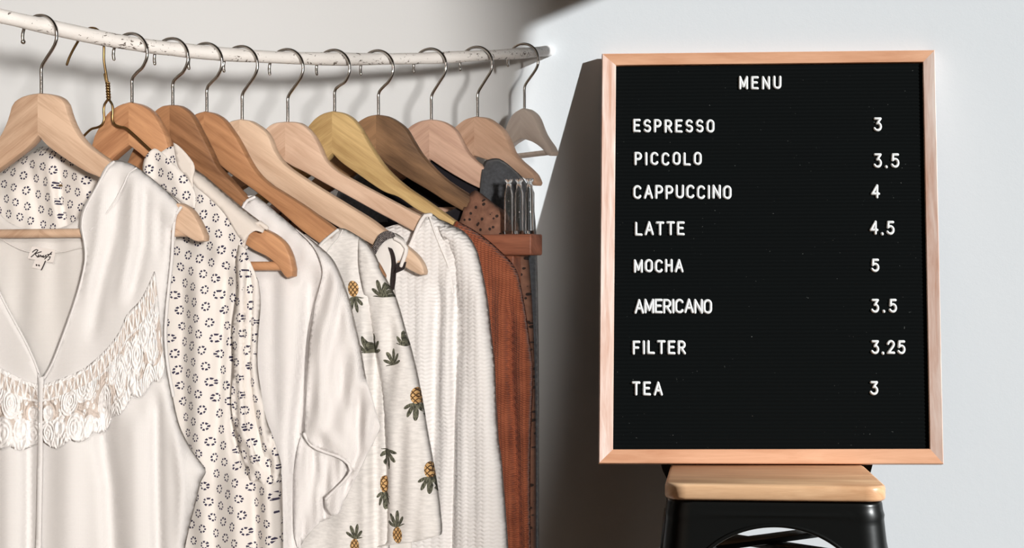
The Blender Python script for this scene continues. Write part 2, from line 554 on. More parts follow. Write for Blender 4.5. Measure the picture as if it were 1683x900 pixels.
HCOL = 'clothes hangers on the rail'
def hanger(px, apex, neck, deg, top, low, mat, label, bar_y=None, bar_x=None, T=.0065, R=.0215, ball=False, hook_deg=None, bar_r=.0048, Y=None, end=200):
    Y = Y or float(rail_y(px)); pl = Plane(px, Y, deg)
    z1 = pl.loc([(px, apex)])[0, 1]; z0 = pl.loc([(px, neck)])[0, 1]
    root = pl.root('clothes_hanger', z1)
    tag(root, label, 'hanger', HCOL)
    wood_body('hanger_body', pl, top, low, T, mat, root)
    hp = hook_pts(z0 - z1, 0, R, end=end)
    q = catmull([(a, 0, b) for a, b in hp], .002)
    dh = math.radians((hook_deg if hook_deg is not None else deg) - deg)
    q = [(a[0] * math.cos(dh), a[0] * math.sin(-dh) * 1.0, a[2]) for a in q]
    hk = tube_obj('hook', q, [.0018] * len(q), chrome, root, seg=12)
    tag(hk, 'chrome wire hook')
    if ball:
        bm = bmesh.new(); bmesh.ops.create_uvsphere(bm, u_segments=12, v_segments=8, radius=.0027, matrix=Matrix.Translation(q[-1])); bm_obj('hook_tip', bm, chrome, hk)
    if bar_y:
        s, z = pl.loc([(bar_x, bar_y)])[0]
        tube_obj('trouser_bar', [(-s, 0, z - z1), (0, 0, z - z1), (s, 0, z - z1)], bar_r, mat, root, seg=14)
    return pl, root

beech = mat_wood('pale_beech', srgb(214, 184, 158), srgb(172, 138, 112), seed=1.0)
alder = mat_wood('warm_alder', srgb(204, 154, 114), srgb(158, 110, 78), seed=2.0, gloss=.32)
cherry = mat_wood('brown_cherry', srgb(172, 126, 90), srgb(112, 76, 50), .45, seed=3.3, seam=-.12)
orange = mat_wood('orange_beech', srgb(192, 142, 102), srgb(146, 100, 68), seed=4.1)
maple = mat_wood('light_maple', srgb(222, 194, 168), srgb(186, 154, 128), seed=5.2)
maple2 = mat_wood('pinkish_maple', srgb(224, 194, 170), srgb(188, 152, 126), .5, seed=6.9)
yellow = mat_wood('yellow_acacia', srgb(212, 182, 128), srgb(152, 118, 72), .55, seed=7.7)
walnut = mat_wood('dark_walnut', srgb(158, 122, 90), srgb(58, 42, 32), .75, .6, seed=8.4, seam=-.1)
pink = mat_wood('rosy_beech', srgb(214, 178, 156), srgb(176, 138, 118), seed=9.6, seam=.07)
pale = mat_wood('pale_pink_beech', srgb(222, 186, 160), srgb(186, 146, 120), .5, seed=10.1)
palest = mat_wood('whitewashed_beech', srgb(236, 222, 210), srgb(214, 196, 182), seed=11.3)

H1 = hanger(68, 25, 154, 22,
    [(68,153.5),(83,154.5),(98,158),(107.6,164),(112.5,171),(116,183),(122,200),(132,219),(148,238),(166,252),(185,265),(225,292),(284,334),(298,333.5),(317,344),(332,367),(341,388)],
    [(340,396),(330,397.5),(320,394),(300,381.6),(283,371),(230,334),(169,293),(147,283.6),(105,257),(80,238),(68,224)],
    beech, 'pale beech hanger leftmost in the photo, carrying the white lace-trimmed blouse', 381, 316, ball=True)
H2 = hanger(217, 55, 168, 22,
    [(217,168),(232,171),(244.5,177),(257,188),(269,208),(275,219),(284,246),(300,268),(345,306),(390,343),(420,364),(437,376),(454,385),(471,400),(481,420),(486,442)],
    [(485,454),(476,457),(467,448),(459,436),(444,423),(420,411),(403,399),(370,372),(320,330),(270,285),(235,254),(217,240)],
    alder, 'glossy warm alder hanger whose notched tip pokes out of the ring-print blouse', 437, 462)
H3 = hanger(284, 63, 173, 22,
    [(284,172.5),(299,174),(311,181.6),(319.7,191),(330.7,211),(340.5,230),(350,249),(362,274),(383,296),(407,322.5),(440,352),(468,382),(482,414)],
    [(482,424),(474,426),(462,408),(440,377),(393,337.6),(371,320),(347,301),(317,274),(298,258),(284,246)],
    cherry, 'brown cherry hanger with a lighter left half, holding the plain white cotton tee', 408, 466)
H4 = hanger(340, 71, 183, 22,
    [(340,183),(355,186.5),(370,196),(382,211),(392,225.6),(401.6,242.7),(409,257),(424,281),(443.6,301),(465.6,315),(502,338),(536.5,363),(556,377.5),(600,410),(622,432),(633,452)],
    [(632,460),(624,462),(610,450),(575,430),(527,399),(497,377),(463,347),(424,315.6),(380,284),(358,266),(340,252)],
    orange, 'orange beech hanger that goes into the shoulder of the pineapple tee', 448, 612)
H5 = hanger(398, 76, 196, 21,
    [(398,196),(414,198.7),(428.5,207),(438,214.6),(446,225),(455,247.6),(470.5,269),(497,288.7),(527,308),(575.6,337.6),(615,362),(634,376.7),(662,398),(679,411),(691,423),(699,437),(701.5,446)],
    [(700,451),(695,452.5),(684,448),(666,438),(640,421),(612,401),(583,386.5),(551,369),(517,347),(485,328),(460.7,311),(430,287),(412,272),(398,260)],
    maple, 'light maple hanger whose pale blunt tip shows below the patterned collar', 432, 660)
H6 = hanger(473, 81, 200, 21,
    [(473,200),(494.5,202),(509,212),(519,224),(528,240),(538,262),(556,280),(588,298.5),(624.5,318),(680,347),(696,355),(735,378),(758,402),(768,428)],
    [(767,438),(758,439),(745,424),(720,400),(681,380),(661,369),(624.5,350),(575.6,323),(539,303),(502,282.6),(484,274),(473,267)],
    maple2, 'pinkish maple hanger leading into the chunky white knit sweater', 424, 742)
H7 = hanger(550, 82, 183, 22,
    [(550,182.8),(566,185.7),(580.7,194),(595,211),(607.6,233),(620,253),(631,269),(645,285),(669,306),(705.6,331),(750,363),(785,386),(808,408),(820,434)],
    [(819,442),(811,444),(798,424),(775,398),(748,372),(693,348),(656.7,324),(634,315.6),(590,286),(563,266.7),(550,253)],
    yellow, 'yellowish acacia hanger with a split in its arm, above the rust sweater', 428, 795)
H8 = hanger(622, 83, 189, 22,
    [(622,188.6),(637,190.6),(654,199),(668.7,211),(681,231),(693,250.5),(704,264),(718,279),(737,296),(771.6,319),(805,342),(828,366),(842,396)],
    [(840,404),(833,405),(822,388),(800,370),(760.6,346),(737,332.7),(710.5,315.6),(669,291),(640,272),(622,262)],
    walnut, 'dark streaky walnut hanger, the darkest of the wooden ones', 390, 818)
H9 = hanger(709, 80, 197, 22,
    [(709,196.5),(724,198),(738.7,204),(751,214),(759.5,228.5),(767,243),(776,256),(789,268),(815.6,286),(845,306),(862,328),(870,352)],
    [(868,358),(861,359),(850,343),(835,333),(813,320.5),(771.6,301),(737,281),(722,271),(709,262)],
    pink, 'rosy beech hanger whose arm ends at the charcoal top', 345, 848)
H10 = hanger(785, 77, 192, 40,
    [(785,191.5),(802,194),(817,203),(829,214),(839,233),(846,250),(858,264),(872,276),(883,288),(888,300)],
    [(886,305),(880,305),(868,296),(852,284),(835,274),(800,262),(785,257)],
    pale, 'bare pale pinkish hanger second from the right end of the rail', None, hook_deg=22)
H11 = hanger(862, 72, 178, 62,
    [(862,178),(871,180),(879,186),(885,195),(890,208),(895,220),(902,231),(909,241),(913,250)],
    [(911,256),(906,256),(899,248),(890,240),(876,232),(862,228)],
    palest, 'small whitewashed hanger turned edge-on at the right end of the rail', 250, 904, hook_deg=25, T=.006, bar_r=.0035)

# wire hanger between the first two wooden ones
plw = Plane(178, 1.9655, 22)
zw = plw.loc([(152, 45)])[0, 1]
wroot = plw.root('wire_hanger', zw)
tag(wroot, 'thin brass wire hanger with a twisted neck, just right of the leftmost wooden hanger', 'hanger', HCOL)
def wl(pts): return [(a, 0, b - zw) for a, b in plw.loc(pts)]
hk = [(110,106),(113,97),(118,86),(127,70),(137,54),(147,46.5),(158,47.5),(167,57),(170.5,72),(171,100),(174,120),(177,138)]
tag(tube_obj('hook', catmull(wl(hk), .002), .0014, brass_wire, wroot, seg=10), 'hook tapering into the twisted neck')
bm = bmesh.new()
a0 = wl([(177, 136)])[0]; a1 = wl([(178.5, 163)])[0]
for ph in (0, math.pi):
    tw = []
    for k in range(41):
        t = k / 40; ang = t * 6.28 * 3 + ph
        tw.append((a0[0] + (a1[0] - a0[0]) * t + .0014 * math.cos(ang), .0014 * math.sin(ang), a0[2] + (a1[2] - a0[2]) * t))
    add_tube(bm, tw, .0013, seg=8)
stub = wl([(172, 122), (173.5, 130), (176, 140)]); add_tube(bm, stub, .0013, seg=8)
bm_obj('twisted_neck', bm, brass_wire, wroot, sharp=60)
right = [(178.5,163),(184,171),(185.5,180),(185,196),(188,204),(196,208),(206,210),(222,223),(248,247),(292,283),(300,291)]
loop = wl(right); left = [(-a * (1 if a < .03 else .03 / a + (1 - .03 / a) * .8), b, c) for a, b, c in loop]
zb = loop[-1][2] - .004
fr = catmull(loop, .0025) + [(loop[-1][0] - .004, 0, zb - .002)] + [(loop[-1][0] * (1 - k / 10) - .004, 0, zb - .002) for k in range(1, 18)] + list(reversed(catmull(left, .0025)))
tube_obj('wire_frame', fr, .0014, brass_wire, wroot, seg=8)

# ------------------------------------------------------------------ garments
GARM = 'clothes on the hangers'
def garment(name, H, label, cat):
    pl = H[0]; root = empty(name, (pl.x, pl.y, pl.z), -pl.th)
    return pl, tag(root, label, cat, GARM)

# 1 -- white sleeveless blouse with a lace yoke
pl, g1 = garment('blouse', H1, 'white sleeveless blouse with open neckline, lace yoke and a name label inside', 'blouse')
nr = [(68,624),(82,600),(100,555),(118,505),(130,465),(138,425),(136,395),(131,372),(135,345),(150,318),(163,295),(173,275),(187,264)]
sh = [(205,266),(222,273),(245,290),(270,311),(290,330),(298,339)]
ar = [(289,352),(285,380)]
sd = [(283,420),(278,470),(273,510),(270,550),(274,600),(283,650),(295,700),(315,740),(333,764),(338,775),(330,790),(320,830),(310,870),(303,905),(300,960),(300,1040)]
nl = [(56,596),(41,563),(20,524),(0,486),(-26,430),(-44,385),(-52,350),(-56,320),(-68,285)]
shl = pl.mirror(sh); arl = pl.mirror(ar); sdl = pl.mirror(sd)
out = nr + sh + ar + sd + sdl[::-1] + arl[::-1] + shl[::-1] + nl[::-1]
i1 = len(nr) - 1; i2 = i1 + len(sh); i3 = i2 + len(ar); i4 = i3 + len(sd) - 1; i5 = i4 + 1; i6 = i5 + len(sd) - 1; i7 = i6 + 1 + len(ar); i8 = i7 + len(sh)
F1 = [([(172,650),(171,720),(182,800),(192,1040)], -.010, 15), ([(258,640),(258,750),(264,1040)], -.007, 9), ([(49,640),(48,1040)], -.009, 10),
      ([(110,690),(110,1040)], .004, 24), ([(222,680),(228,1040)], .005, 18), ([(200,275),(190,380),(165,470),(150,560)], -.004, 11), ([(240,290),(237,400),(215,500)], -.004, 9),
      ([(172,300),(160,400),(140,500)], .003, 9), ([(222,290),(215,400),(195,500)], .003, 9), ([(10,640),(12,1040)], .004, 16), ([(286,660),(300,800),(296,1040)], .004, 8), ([(262,330),(262,430)], -.003, 6)]
cloth('front_panel', pl, out, [(i1, i2), (i3, i4), (i5, i6), (i7, i8)], .013, blouse_white, g1, w=30, res=7, folds=F1, wave=(.0012, 60, 5, 0))
nb = [(68,377),(100,374),(125,362),(145,340),(163,305),(180,278),(187,268)]
nbl = pl.mirror(nb)
cloth('back_panel', pl, nb + sh + sd + sdl[::-1] + shl[::-1] + nbl[::-1], [(len(nb) - 1, len(nb) + len(sh) + len(sd) - 1), (len(nb) + len(sh) + len(sd), len(nb) + len(sh) + 2 * len(sd) + len(sh) - 1)], -.011, blouse_back, g1, w=24, res=9,
      folds=[([(100,380),(95,620)], -.003, 20), ([(20,380),(30,620)], -.003, 22)], wave=(.001, 70, 11, 0))
# seams
def seam(name, pl, parent, pts, off, r, mat, step=.004):
    q = pl.loc([tuple(p) for p in catmull(pts, 8)], off)
    return tube_obj(name, [(a, -off, b - pl.z) for a, b in q], r, mat, parent, seg=8)
seam('piping', pl, g1, [(187,266),(178,274),(170,288),(158,310),(146,332),(138,350),(135,372),(139,395),(141,425),(133,465),(121,505),(103,555),(85,600),(70,626)], .0145, .0013, blouse_white)
seam('piping', pl, g1, [(-52,350),(-24,430),(2,486),(22,524),(43,563),(58,596),(68,626)], .0145, .0013, blouse_white)
seam('shoulder_seam', pl, g1, [(224,276),(213,283),(205,300),(192,325),(175,350),(160,368),(148,378)], .0145, .0009, blouse_white)
seam('neck_facing_seam', pl, g1, [(-40,372),(0,392),(35,410),(70,416),(105,413),(135,406)], -.0095, .0007, blouse_back)
seam('armhole_binding', pl, g1, [(297,341),(289,352),(285,380),(283,420),(278,470),(274,510),(272,550),(276,600),(285,650)], .010, .0017, blouse_white)
seam('armhole_binding', pl, g1, pl.mirror([(297,341),(289,352),(285,380),(283,420),(278,470),(274,510),(272,550)]), .010, .0017, blouse_white)
cloth('button_placket', pl, [(62,612),(66,620),(72,618),(71,640),(70,740),(68,850),(66,960),(66,1040),(57,1040),(57,960),(60,850),(62,740),(63,660)], [], .0165, blouse_white, g1, res=5, thick=.0016)
# lace yoke
m = M('white_crochet_lace'); uv = m.coord('UV'); u, v, _ = m.sep(uv)      # u along the band in metres, v across 0..1
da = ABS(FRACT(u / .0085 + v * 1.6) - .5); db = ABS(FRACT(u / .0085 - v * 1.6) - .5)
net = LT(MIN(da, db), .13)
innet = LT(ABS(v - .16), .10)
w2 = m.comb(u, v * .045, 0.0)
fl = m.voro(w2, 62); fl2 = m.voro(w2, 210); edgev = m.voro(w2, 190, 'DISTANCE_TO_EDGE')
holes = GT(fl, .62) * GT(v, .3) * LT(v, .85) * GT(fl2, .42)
hole_shade = MAX(innet * (1 - net), holes)
m.base(m.mix(hole_shade, srgb(242, 240, 239), srgb(208, 196, 187))); m.set(Roughness=.85, Specular_IOR_Level=.2)  # holes are not cut: the shade inside them is put into the colour
hgt = (1 - hole_shade) * .9 + COS(fl * 40) * .35 * GT(v, .26) + edgev * 2.2 + m.noise(w2, 300, 4, .7) * .8
m.bump(hgt, .5, .004)
lace = m.m
def lace_band(name, up, dn, off):
    U = np.array(catmull(up, 3)); 
    tu = np.linspace(0, 1, len(U)); D0 = np.array(catmull(dn, 3)); td = np.linspace(0, 1, len(D0))
    D = np.stack([np.interp(tu, td, D0[:, k]) for k in (0, 1)], 1)
    nv = 22; P = []; uvs = []
    arc = np.concatenate([[0], np.cumsum(np.linalg.norm(np.diff(U, axis=0), axis=1))]) / 1560
    rr = random.Random(9); ph = [rr.random() * 6 for _ in range(8)]
    verts = []; 
    for i in range(len(U)):
        for j in range(nv + 1):
            t = j / nv
            sc = 1 + .045 * abs(math.sin(arc[i] / .030 * math.pi)) * (t ** 4) * 2
            p = U[i] + (D[i] - U[i]) * t * sc
            P.append(p); uvs.append((arc[i], t))
    P = np.array(P)
    fo = fold_field(P, F1)
    bumpy = .0012 * np.sin(P[:, 0] / 6.0 + ph[0]) * np.sin(P[:, 1] / 7.0 + ph[1]) + .0008 * np.sin(P[:, 0] / 2.9 + ph[2]) * np.sin(P[:, 1] / 3.3)
    offs = off + fo + np.where(np.array(uvs)[:, 1] > .28, np.abs(bumpy) * 1.6, 0)
    V = []
    for p, o in zip(P, offs):
        a, b = pl.loc([p], o)[0]; V.append((a, -o, b - pl.z))
    faces = [(i * (nv + 1) + j, i * (nv + 1) + j + 1, (i + 1) * (nv + 1) + j + 1, (i + 1) * (nv + 1) + j) for i in range(len(U) - 1) for j in range(nv)]
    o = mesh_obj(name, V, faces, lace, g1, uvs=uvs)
    md = o.modifiers.new('thickness', 'SOLIDIFY'); md.thickness = .0011; md.offset = 0
    tag(o, 'openwork white crochet lace')
    return o
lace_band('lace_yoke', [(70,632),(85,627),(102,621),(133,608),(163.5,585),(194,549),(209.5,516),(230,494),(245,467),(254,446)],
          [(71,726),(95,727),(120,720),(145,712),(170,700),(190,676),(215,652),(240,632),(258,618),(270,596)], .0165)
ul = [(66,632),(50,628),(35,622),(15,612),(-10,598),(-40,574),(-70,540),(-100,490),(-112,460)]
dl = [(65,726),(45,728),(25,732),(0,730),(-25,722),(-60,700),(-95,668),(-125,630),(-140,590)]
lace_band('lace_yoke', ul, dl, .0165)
# name label
def flat(name, pl, parent, quad, off, mat, thick=.0006):
    q = pl.loc(quad, off)
    o = mesh_obj(name, [(a, -off, b - pl.z) for a, b in q], [tuple(range(len(quad)))], mat, parent, smooth=False)
    md = o.modifiers.new('thickness', 'SOLIDIFY'); md.thickness = thick; md.offset = 0
    return o
satin = mat_plain('white_satin_label', srgb(226, 220, 216), .4); ink = mat_plain('black_ink', srgb(40, 34, 36), .6)
lb = flat('name_label', pl, g1, [(52.5,404.5),(91.5,410.5),(87,431.5),(45.5,424.5)], -.0075, satin); tag(lb, 'small white satin label with black script')
sb = flat('size_tab', pl, lb, [(58,426.5),(74,429),(68.5,443),(52.5,439.5)], -.0082, satin)
K = lambda x, y: (40 + x * 70 / 1212, 395 + y * 70 / 1212)
bm = bmesh.new()
for st in [[(235,330),(290,280),(350,258),(385,275),(330,340),(260,410),(195,465)], [(480,320),(390,350),(310,385),(340,430),(375,470)], [(375,470),(400,430),(410,395),(400,440),(395,478),(430,450)],
           [(430,450),(455,415),(470,430),(465,465),(490,440),(505,430),(505,470)], [(505,470),(545,450),(560,420),(530,440),(545,480),(590,450)], [(590,450),(625,405),(615,440),(625,480),(600,490)],
           [(780,330),(710,400),(640,470),(580,525)], [(660,400),(770,385)], [(700,470),(740,460),(730,500),(690,545),(665,560)]]:
    q = pl.loc([tuple(p) for p in catmull([K(*p) for p in st], 1.2)], -.0068); add_tube(bm, [(a, .0068, b - pl.z) for a, b in q], .00055, seg=6)
bm_obj('script', bm, ink, lb)
bm = bmesh.new()
for st in [[(345,695),(348,702)], [(412,705),(420,715)]]:
    q = pl.loc([K(*p) for p in st], -.0072); add_tube(bm, [(a, .0072, b - pl.z) for a, b in q], .0009, seg=6)
add_tube(bm, [(a, .0072, b - pl.z) for a, b in pl.loc([K(600,590), K(560,680), K(525,760), K(488,830)], -.0072)], .0007, seg=6)
bm_obj('size_mark', bm, ink, sb)

# 2 -- ring print blouse
pl, g2 = garment('blouse', H2, 'cream sleeveless blouse printed all over with small navy rings, ruffled at the armhole', 'blouse')
nk = [(217,330),(230,300),(245,270),(262,252),(285,240),(305,252),(318,276)]
sh = [(335,289),(362,312),(400,344),(425,364)]
ar = [(413,371),(404,386),(398,403)]
sd = [(400,425),(412,440),(424,462),(427,500),(424,550),(422,600),(428,650),(436,690),(450,728),(461,770),(464,830),(465,905),(466,1050)]
lft = [(180,1050),(40,1050),(-10,900),(-20,700),(-40,520),(-70,420),(-75,372),(-40,312),(0,279),(40,254),(75,240),(95,237),(120,246),(150,262),(185,300)]
out = nk + sh + ar + sd + lft
a = len(nk); b = a + len(sh); c = b + len(ar); dd = c + len(sd)
F2 = [([(300,440),(296,600),(310,760),(330,1050)], -.006, 14), ([(372,430),(362,600),(352,760),(350,1050)], -.007, 12), ([(395,470),(385,600),(382,700),(398,780)], -.009, 8), ([(412,470),(404,600),(410,700),(420,780)], .006, 9),
      ([(330,460),(325,700),(340,1050)], .004, 20), ([(385,760),(395,1050)], .006, 14), ([(418,790),(425,1050)], -.006, 10), ([(440,780),(448,1050)], .005, 12),
      ([(48,250),(55,300),(62,375)], -.004, 8), ([(75,250),(85,310),(100,375)], .004, 9), ([(98,270),(98,330),(112,380)], -.005, 7), ([(20,290),(30,375)], .003, 12), ([(125,260),(140,330)], .003, 10)]
cloth('front_panel', pl, out, [(a - 1, b), (c, dd), (dd + 2, dd + 12)], .024, print_mat, g2, w=22, res=6, folds=F2, wave=(.0012, 50, 21, 0))
bo = [(217,300),(250,268),(285,245),(318,276)] + sh + sd + [(180,1050),(40,1050),(-10,900),(-20,700),(-40,520),(-70,420),(-75,372),(-40,312),(0,279),(60,262),(130,280),(180,300)]
cloth('back_panel', pl, bo, [(3, 7 + len(sd)), (9 + len(sd), 17 + len(sd))], -.012, print_mat, g2, w=22, res=12)
col = cloth('collar', pl, [(236,266),(243,252),(254,244),(265,250),(280,264),(294,277),(306,290),(316,306),(322,324),(320,342),(308,340),(280,318),(256,300),(236,286)], [], .0275, print_mat, g2, res=5, folds=[([(262,250),(285,280),(300,330)], .004, 14)], wave=(.001, 30, 4, 0))
cloth('collar_stand', pl, [(285,234),(293,239),(306,252),(318,268),(320,279),(317,292),(318,310),(308,292),(296,279),(291,268)], [], .0262, cream_plain, g2, res=5)
tag(cloth('shoulder_yoke', pl, [(317,276),(335,288),(362,311),(400,343),(426,363),(437,373),(432,382),(420,379),(409,386),(401,398),(392,388),(370,352),(345,326),(322,306),(316,292)], [(0, 5)], .0255, cream_plain, g2, w=18, res=5), 'plain unprinted cream')
seam('armhole_binding', pl, g2, [(438,374),(428,366),(417,369),(408,380),(402,394),(399,406)], .018, .0024, cream_plain)
# gathered ruffle that hangs from the armhole
cloth('ruffle', pl, [(392,402),(401,406),(412,432),(425,466),(428,500),(424,548),(423,600),(430,650),(438,690),(452,728),(462,768),(455,790),(440,800),(425,790),(412,790),(402,760),(388,715),(380,660),(384,600),(382,540),(390,480),(388,430)], [], .026, print_mat, g2, res=5,
      folds=[([(396,420),(392,600),(398,700),(430,790)], .008, 8), ([(411,440),(404,600),(414,700),(440,790)], -.007, 6), ([(421,470),(415,600),(430,700),(455,770)], .006, 6)], wave=(.002, 22, 8, .1))

# 3 -- plain white tee
pl, g3 = garment('t_shirt', H3, 'plain white cotton tee with a wavy hemmed short sleeve, between ring print and pineapples', 't-shirt')
nk = [(284,470),(330,455),(362,420),(385,375),(396,342),(405,326)]
sh = [(418,321),(440,337),(480,371),(520,403),(540,424)]
sd = [(552,460),(548,520),(530,600),(515,700),(505,800),(495,870),(492,1050)]
sdl = pl.mirror(sh + sd); nkl = pl.mirror(nk[1:])
out = nk + sh + sd + sdl[::-1] + nkl[::-1]
cloth('body', pl, out, [(5, 16), (18, 29)], .011, white_cotton, g3, w=22, res=9, folds=[([(470,440),(468,1050)], .004, 22), ([(512,440),(502,600),(488,720),(478,1050)], -.010, 13), ([(445,430),(450,700)], -.003, 10)], wave=(.0012, 45, 31, .05))
cloth('back_panel', pl, [(284,345),(345,338),(385,326),(405,322)] + sh + sd + sdl[::-1] + pl.mirror([(345,338),(385,326),(405,322)])[::-1], [(3, 14), (16, 27)], -.010, white_cotton, g3, w=22, res=14)
seam('neckband', pl, g3, [(330,458),(363,422),(387,376),(398,344),(407,329),(418,324)], .012, .0016, white_cotton)
cloth('sleeve', pl, [(484,374),(520,401),(548,428),(570,480),(583,530),(594,580),(601,620),(611,652),(621,686),(625,702),(619,716),(607,740),(594,766),(580,794),(566,822),(556,844),(546,847),(537,838),(535,818),(548,806),(566,788),(577,772),(573,760),(556,748),(530,739),(511,729),(500,712),(502,680),(505,620),(508,560),(518,500),(530,445),(515,405)],
      [(0, 6)], .0215, white_cotton, g3, w=16, res=5, folds=[([(560,470),(560,600),(575,700)], -.003, 9), ([(530,520),(525,640),(535,720)], .004, 10), ([(590,640),(590,740),(560,830)], -.007, 7), ([(610,660),(600,740)], .005, 8), ([(520,690),(560,745)], .004, 14)], wave=(.0022, 40, 44, .25))
cloth('sleeve_underside', pl, [(503,690),(540,710),(585,735),(586,770),(574,800),(560,832),(546,849),(528,857),(505,880),(490,902),(484,880),(482,830),(483,780),(490,735)], [], .006, white_cotton, g3, res=5,
      folds=[([(502,720),(498,870)], .004, 7), ([(520,745),(530,840)], -.004, 6), ([(545,760),(548,845)], .004, 7)], wave=(.0025, 26, 55, .1))

seam('sleeve_hem', pl, g3, [(500,713),(511,731),(530,741),(556,750),(573,762),(577,773),(566,789),(548,807),(536,819)], .0228, .0016, white_cotton)
# 4 -- pineapple tee
pl, g4 = garment('t_shirt', H4, 'light heather grey tee with a pineapple print and elbow-length sleeve', 't-shirt')
m = M('pineapple_print'); uv = m.coord('UV'); u, v, _ = m.sep(uv)
sc_ = 2.0 / F          # metres per picture pixel near this plane
base = m.ramp(m.noise(m.comb(u * 120, v * 420, 0.0), 1.0, 3, .6), [(.35, srgb(226, 223, 220)), (.65, srgb(243, 240, 237))])
pines = [(630, 474, 1, 34, .02, 0), (607, 566, 1, 34, .0, 0), (645, 588, 1, 28, -.2, 0), (684, 662, -1, 58, .12, 1), (706, 783, -1, 56, .12, 1), (623, 810, -1, 58, .05, 1), (652, 866, 1, 56, -.12, 1), (581, 886, 1, 52, .05, 1), (581, 487, -1, 56, -.15, 1), (668, 556, 1, 30, .2, 0), (634, 752, -1, 34, 0, 0)]
ybody = None; leaf = None
for (cx, cy, dr, L, rot, full) in pines:
    s0, z0 = pl.loc([(cx, cy)], .018)[0]
    L = L * sc_ * .92
    X = (u - s0) / L; Y = (v - z0) / L * dr           # +Y: towards the leaves, unit = fruit height
    c, s = math.cos(rot * dr), math.sin(rot * dr)
    xr = X * c - Y * s; yr = X * s + Y * c
    if full:
        by = yr + .24; bod = LT(xr * xr / .030 + by * by / .062, 1.0)
        ly = yr + .02; hl = .52
    else:
        bod = None; ly = yr + .45; hl = 1.0
    ang = ATAN2(xr, ly); r = SQRT(xr * xr + ly * ly)
    spike = ABS(SIN(ang * 5.5 + .7)) * .62 + .38
    lf = LT(r, spike * hl * (1.08 - ABS(ang) * .32)) * LT(ABS(ang), 1.25 if full else 1.5)
    leaf = lf if leaf is None else MAX(leaf, lf)
    if bod is not None: ybody = bod if ybody is None else MAX(ybody, bod)
lat = MAX(LT(ABS(FRACT((u + v * .8) / .0046) - .5), .14), LT(ABS(FRACT((u - v * .8) / .0046) - .5), .14))
bodc = m.mix(lat, m.ramp(m.noise(uv, 500, 2), [(.35, srgb(196, 150, 92)), (.65, srgb(232, 196, 140))]), srgb(92, 66, 44))
lfc = m.ramp(m.noise(m.comb(u * 900, v * 250, 0.0), 1.0, 2), [(.4, srgb(62, 62, 54)), (.62, srgb(126, 126, 108))])
c = m.mix(leaf, base, lfc); c = m.mix(ybody, c, bodc)
m.base(c); m.set(Roughness=.85, Specular_IOR_Level=.2)
m.bump(m.noise(uv, 60, 4, .6) * .7 + m.noise(m.comb(u * 200, v * 900, 0.0), 1.0, 2) * .5, .3, .002)
m.translucent(.12, c)
pine = m.m
nk = [(340,560),(420,540),(470,500),(500,450),(522,404),(539,387)]
shs = [(553,376),(566,376),(585,386),(602,398),(616,417),(626,442)]
sd = [(640,470),(652,500),(648,560),(640,620),(638,700),(638,800),(640,900),(640,1050)]
sdl = pl.mirror(shs + sd); nkl = pl.mirror(nk[1:])
cloth('body', pl, nk + shs + sd + sdl[::-1] + nkl[::-1], [(5, 18), (20, 33)], .0115, pine, g4, w=20, res=7,
      folds=[([(622,480),(618,620),(618,780),(622,1050)], -.008, 10), ([(596,470),(600,620),(602,1050)], .004, 9), ([(575,420),(590,560),(570,700),(560,1050)], .003, 18)], wave=(.001, 50, 61, .05))
cloth('back_panel', pl, [(340,400),(430,395),(500,385),(539,381)] + shs + sd + sdl[::-1] + pl.mirror([(430,395),(500,385),(539,381)])[::-1], [(3, 16), (18, 31)], -.010, heather, g4, w=20, res=14)
seam('neckband', pl, g4, [(470,503),(503,451),(525,405),(541,389),(555,378)], .0125, .0017, heather)
seam('shoulder_seam', pl, g4, [(563,378),(556,392),(545,404),(537,415)], .0125, .0008, heather)
cloth('sleeve', pl, [(590,390),(602,398),(616,417),(626,442),(640,468),(652,492),(666,540),(676,573),(685,609),(694,655),(702,703),(710,747),(718,793),(724,840),(725,877),(705,884),(682,890),(650,894),(626,897),(620,898),(634,890),(636,798),(632,721),(628,660),(622,609),(612,555),(600,490),(590,440)],
      [(0, 14), (19, 26)], .0185, pine, g4, w=14, res=5, folds=[([(655,560),(672,700),(685,880)], .003, 16), ([(640,520),(650,620)], -.003, 8)], wave=(.0012, 40, 66, .1))

# 5 -- white top with patterned trim
pl, g5 = garment('camisole', H5, 'white top with black-and-white woven trim at its collar, mostly hidden behind the pineapple tee', 'top')
nk = [(398,560),(500,545),(570,490),(602,430),(616,402)]
shs = [(626,386),(640,381),(652,384),(663,392)]
ar = [(668,400),(662,416),(656,434)]
sd = [(648,460),(652,500),(664,560),(672,640),(676,760),(676,1040)]
sdl = pl.mirror(shs + ar + sd); nkl = pl.mirror(nk[1:])
cloth('body', pl, nk + shs + ar + sd + sdl[::-1] + nkl[::-1], [(4, 8), (11, 16)], .0105, white_strap, g5, w=14, res=8, wave=(.001, 40, 71, 0))
cloth('back_panel', pl, [(398,470),(500,462),(570,440),(626,400)] + shs[1:] + sd + pl.mirror(shs[1:] + sd)[::-1] + pl.mirror([(500,462),(570,440),(626,400)])[::-1], [(3, 12)], -.009, white_strap, g5, w=14, res=16)
tag(cloth('collar_trim', pl, [(611,413),(616,398),(624,385),(636,379),(646,382),(650,390),(640,392),(630,398),(622,408),(616,420)], [], .0135, snake, g5, res=4, thick=.0014), 'black and white woven trim')
bt = mat_fabric('black_braid', srgb(44, 34, 34), 900, .6, .8, 0.0)
tag(cloth('trim_strip', pl, [(638,406),(644,408),(649,420),(651,436),(650,462),(647,476),(641,478),(643,450),(644,432),(642,418)], [], .0135, bt, g5, res=4), 'curved black braid')
tag(cloth('trim_strip', pl, [(653,432),(668,430),(664,442),(652,448),(646,452),(649,442)], [], .0135, bt, g5, res=4), 'black braid')
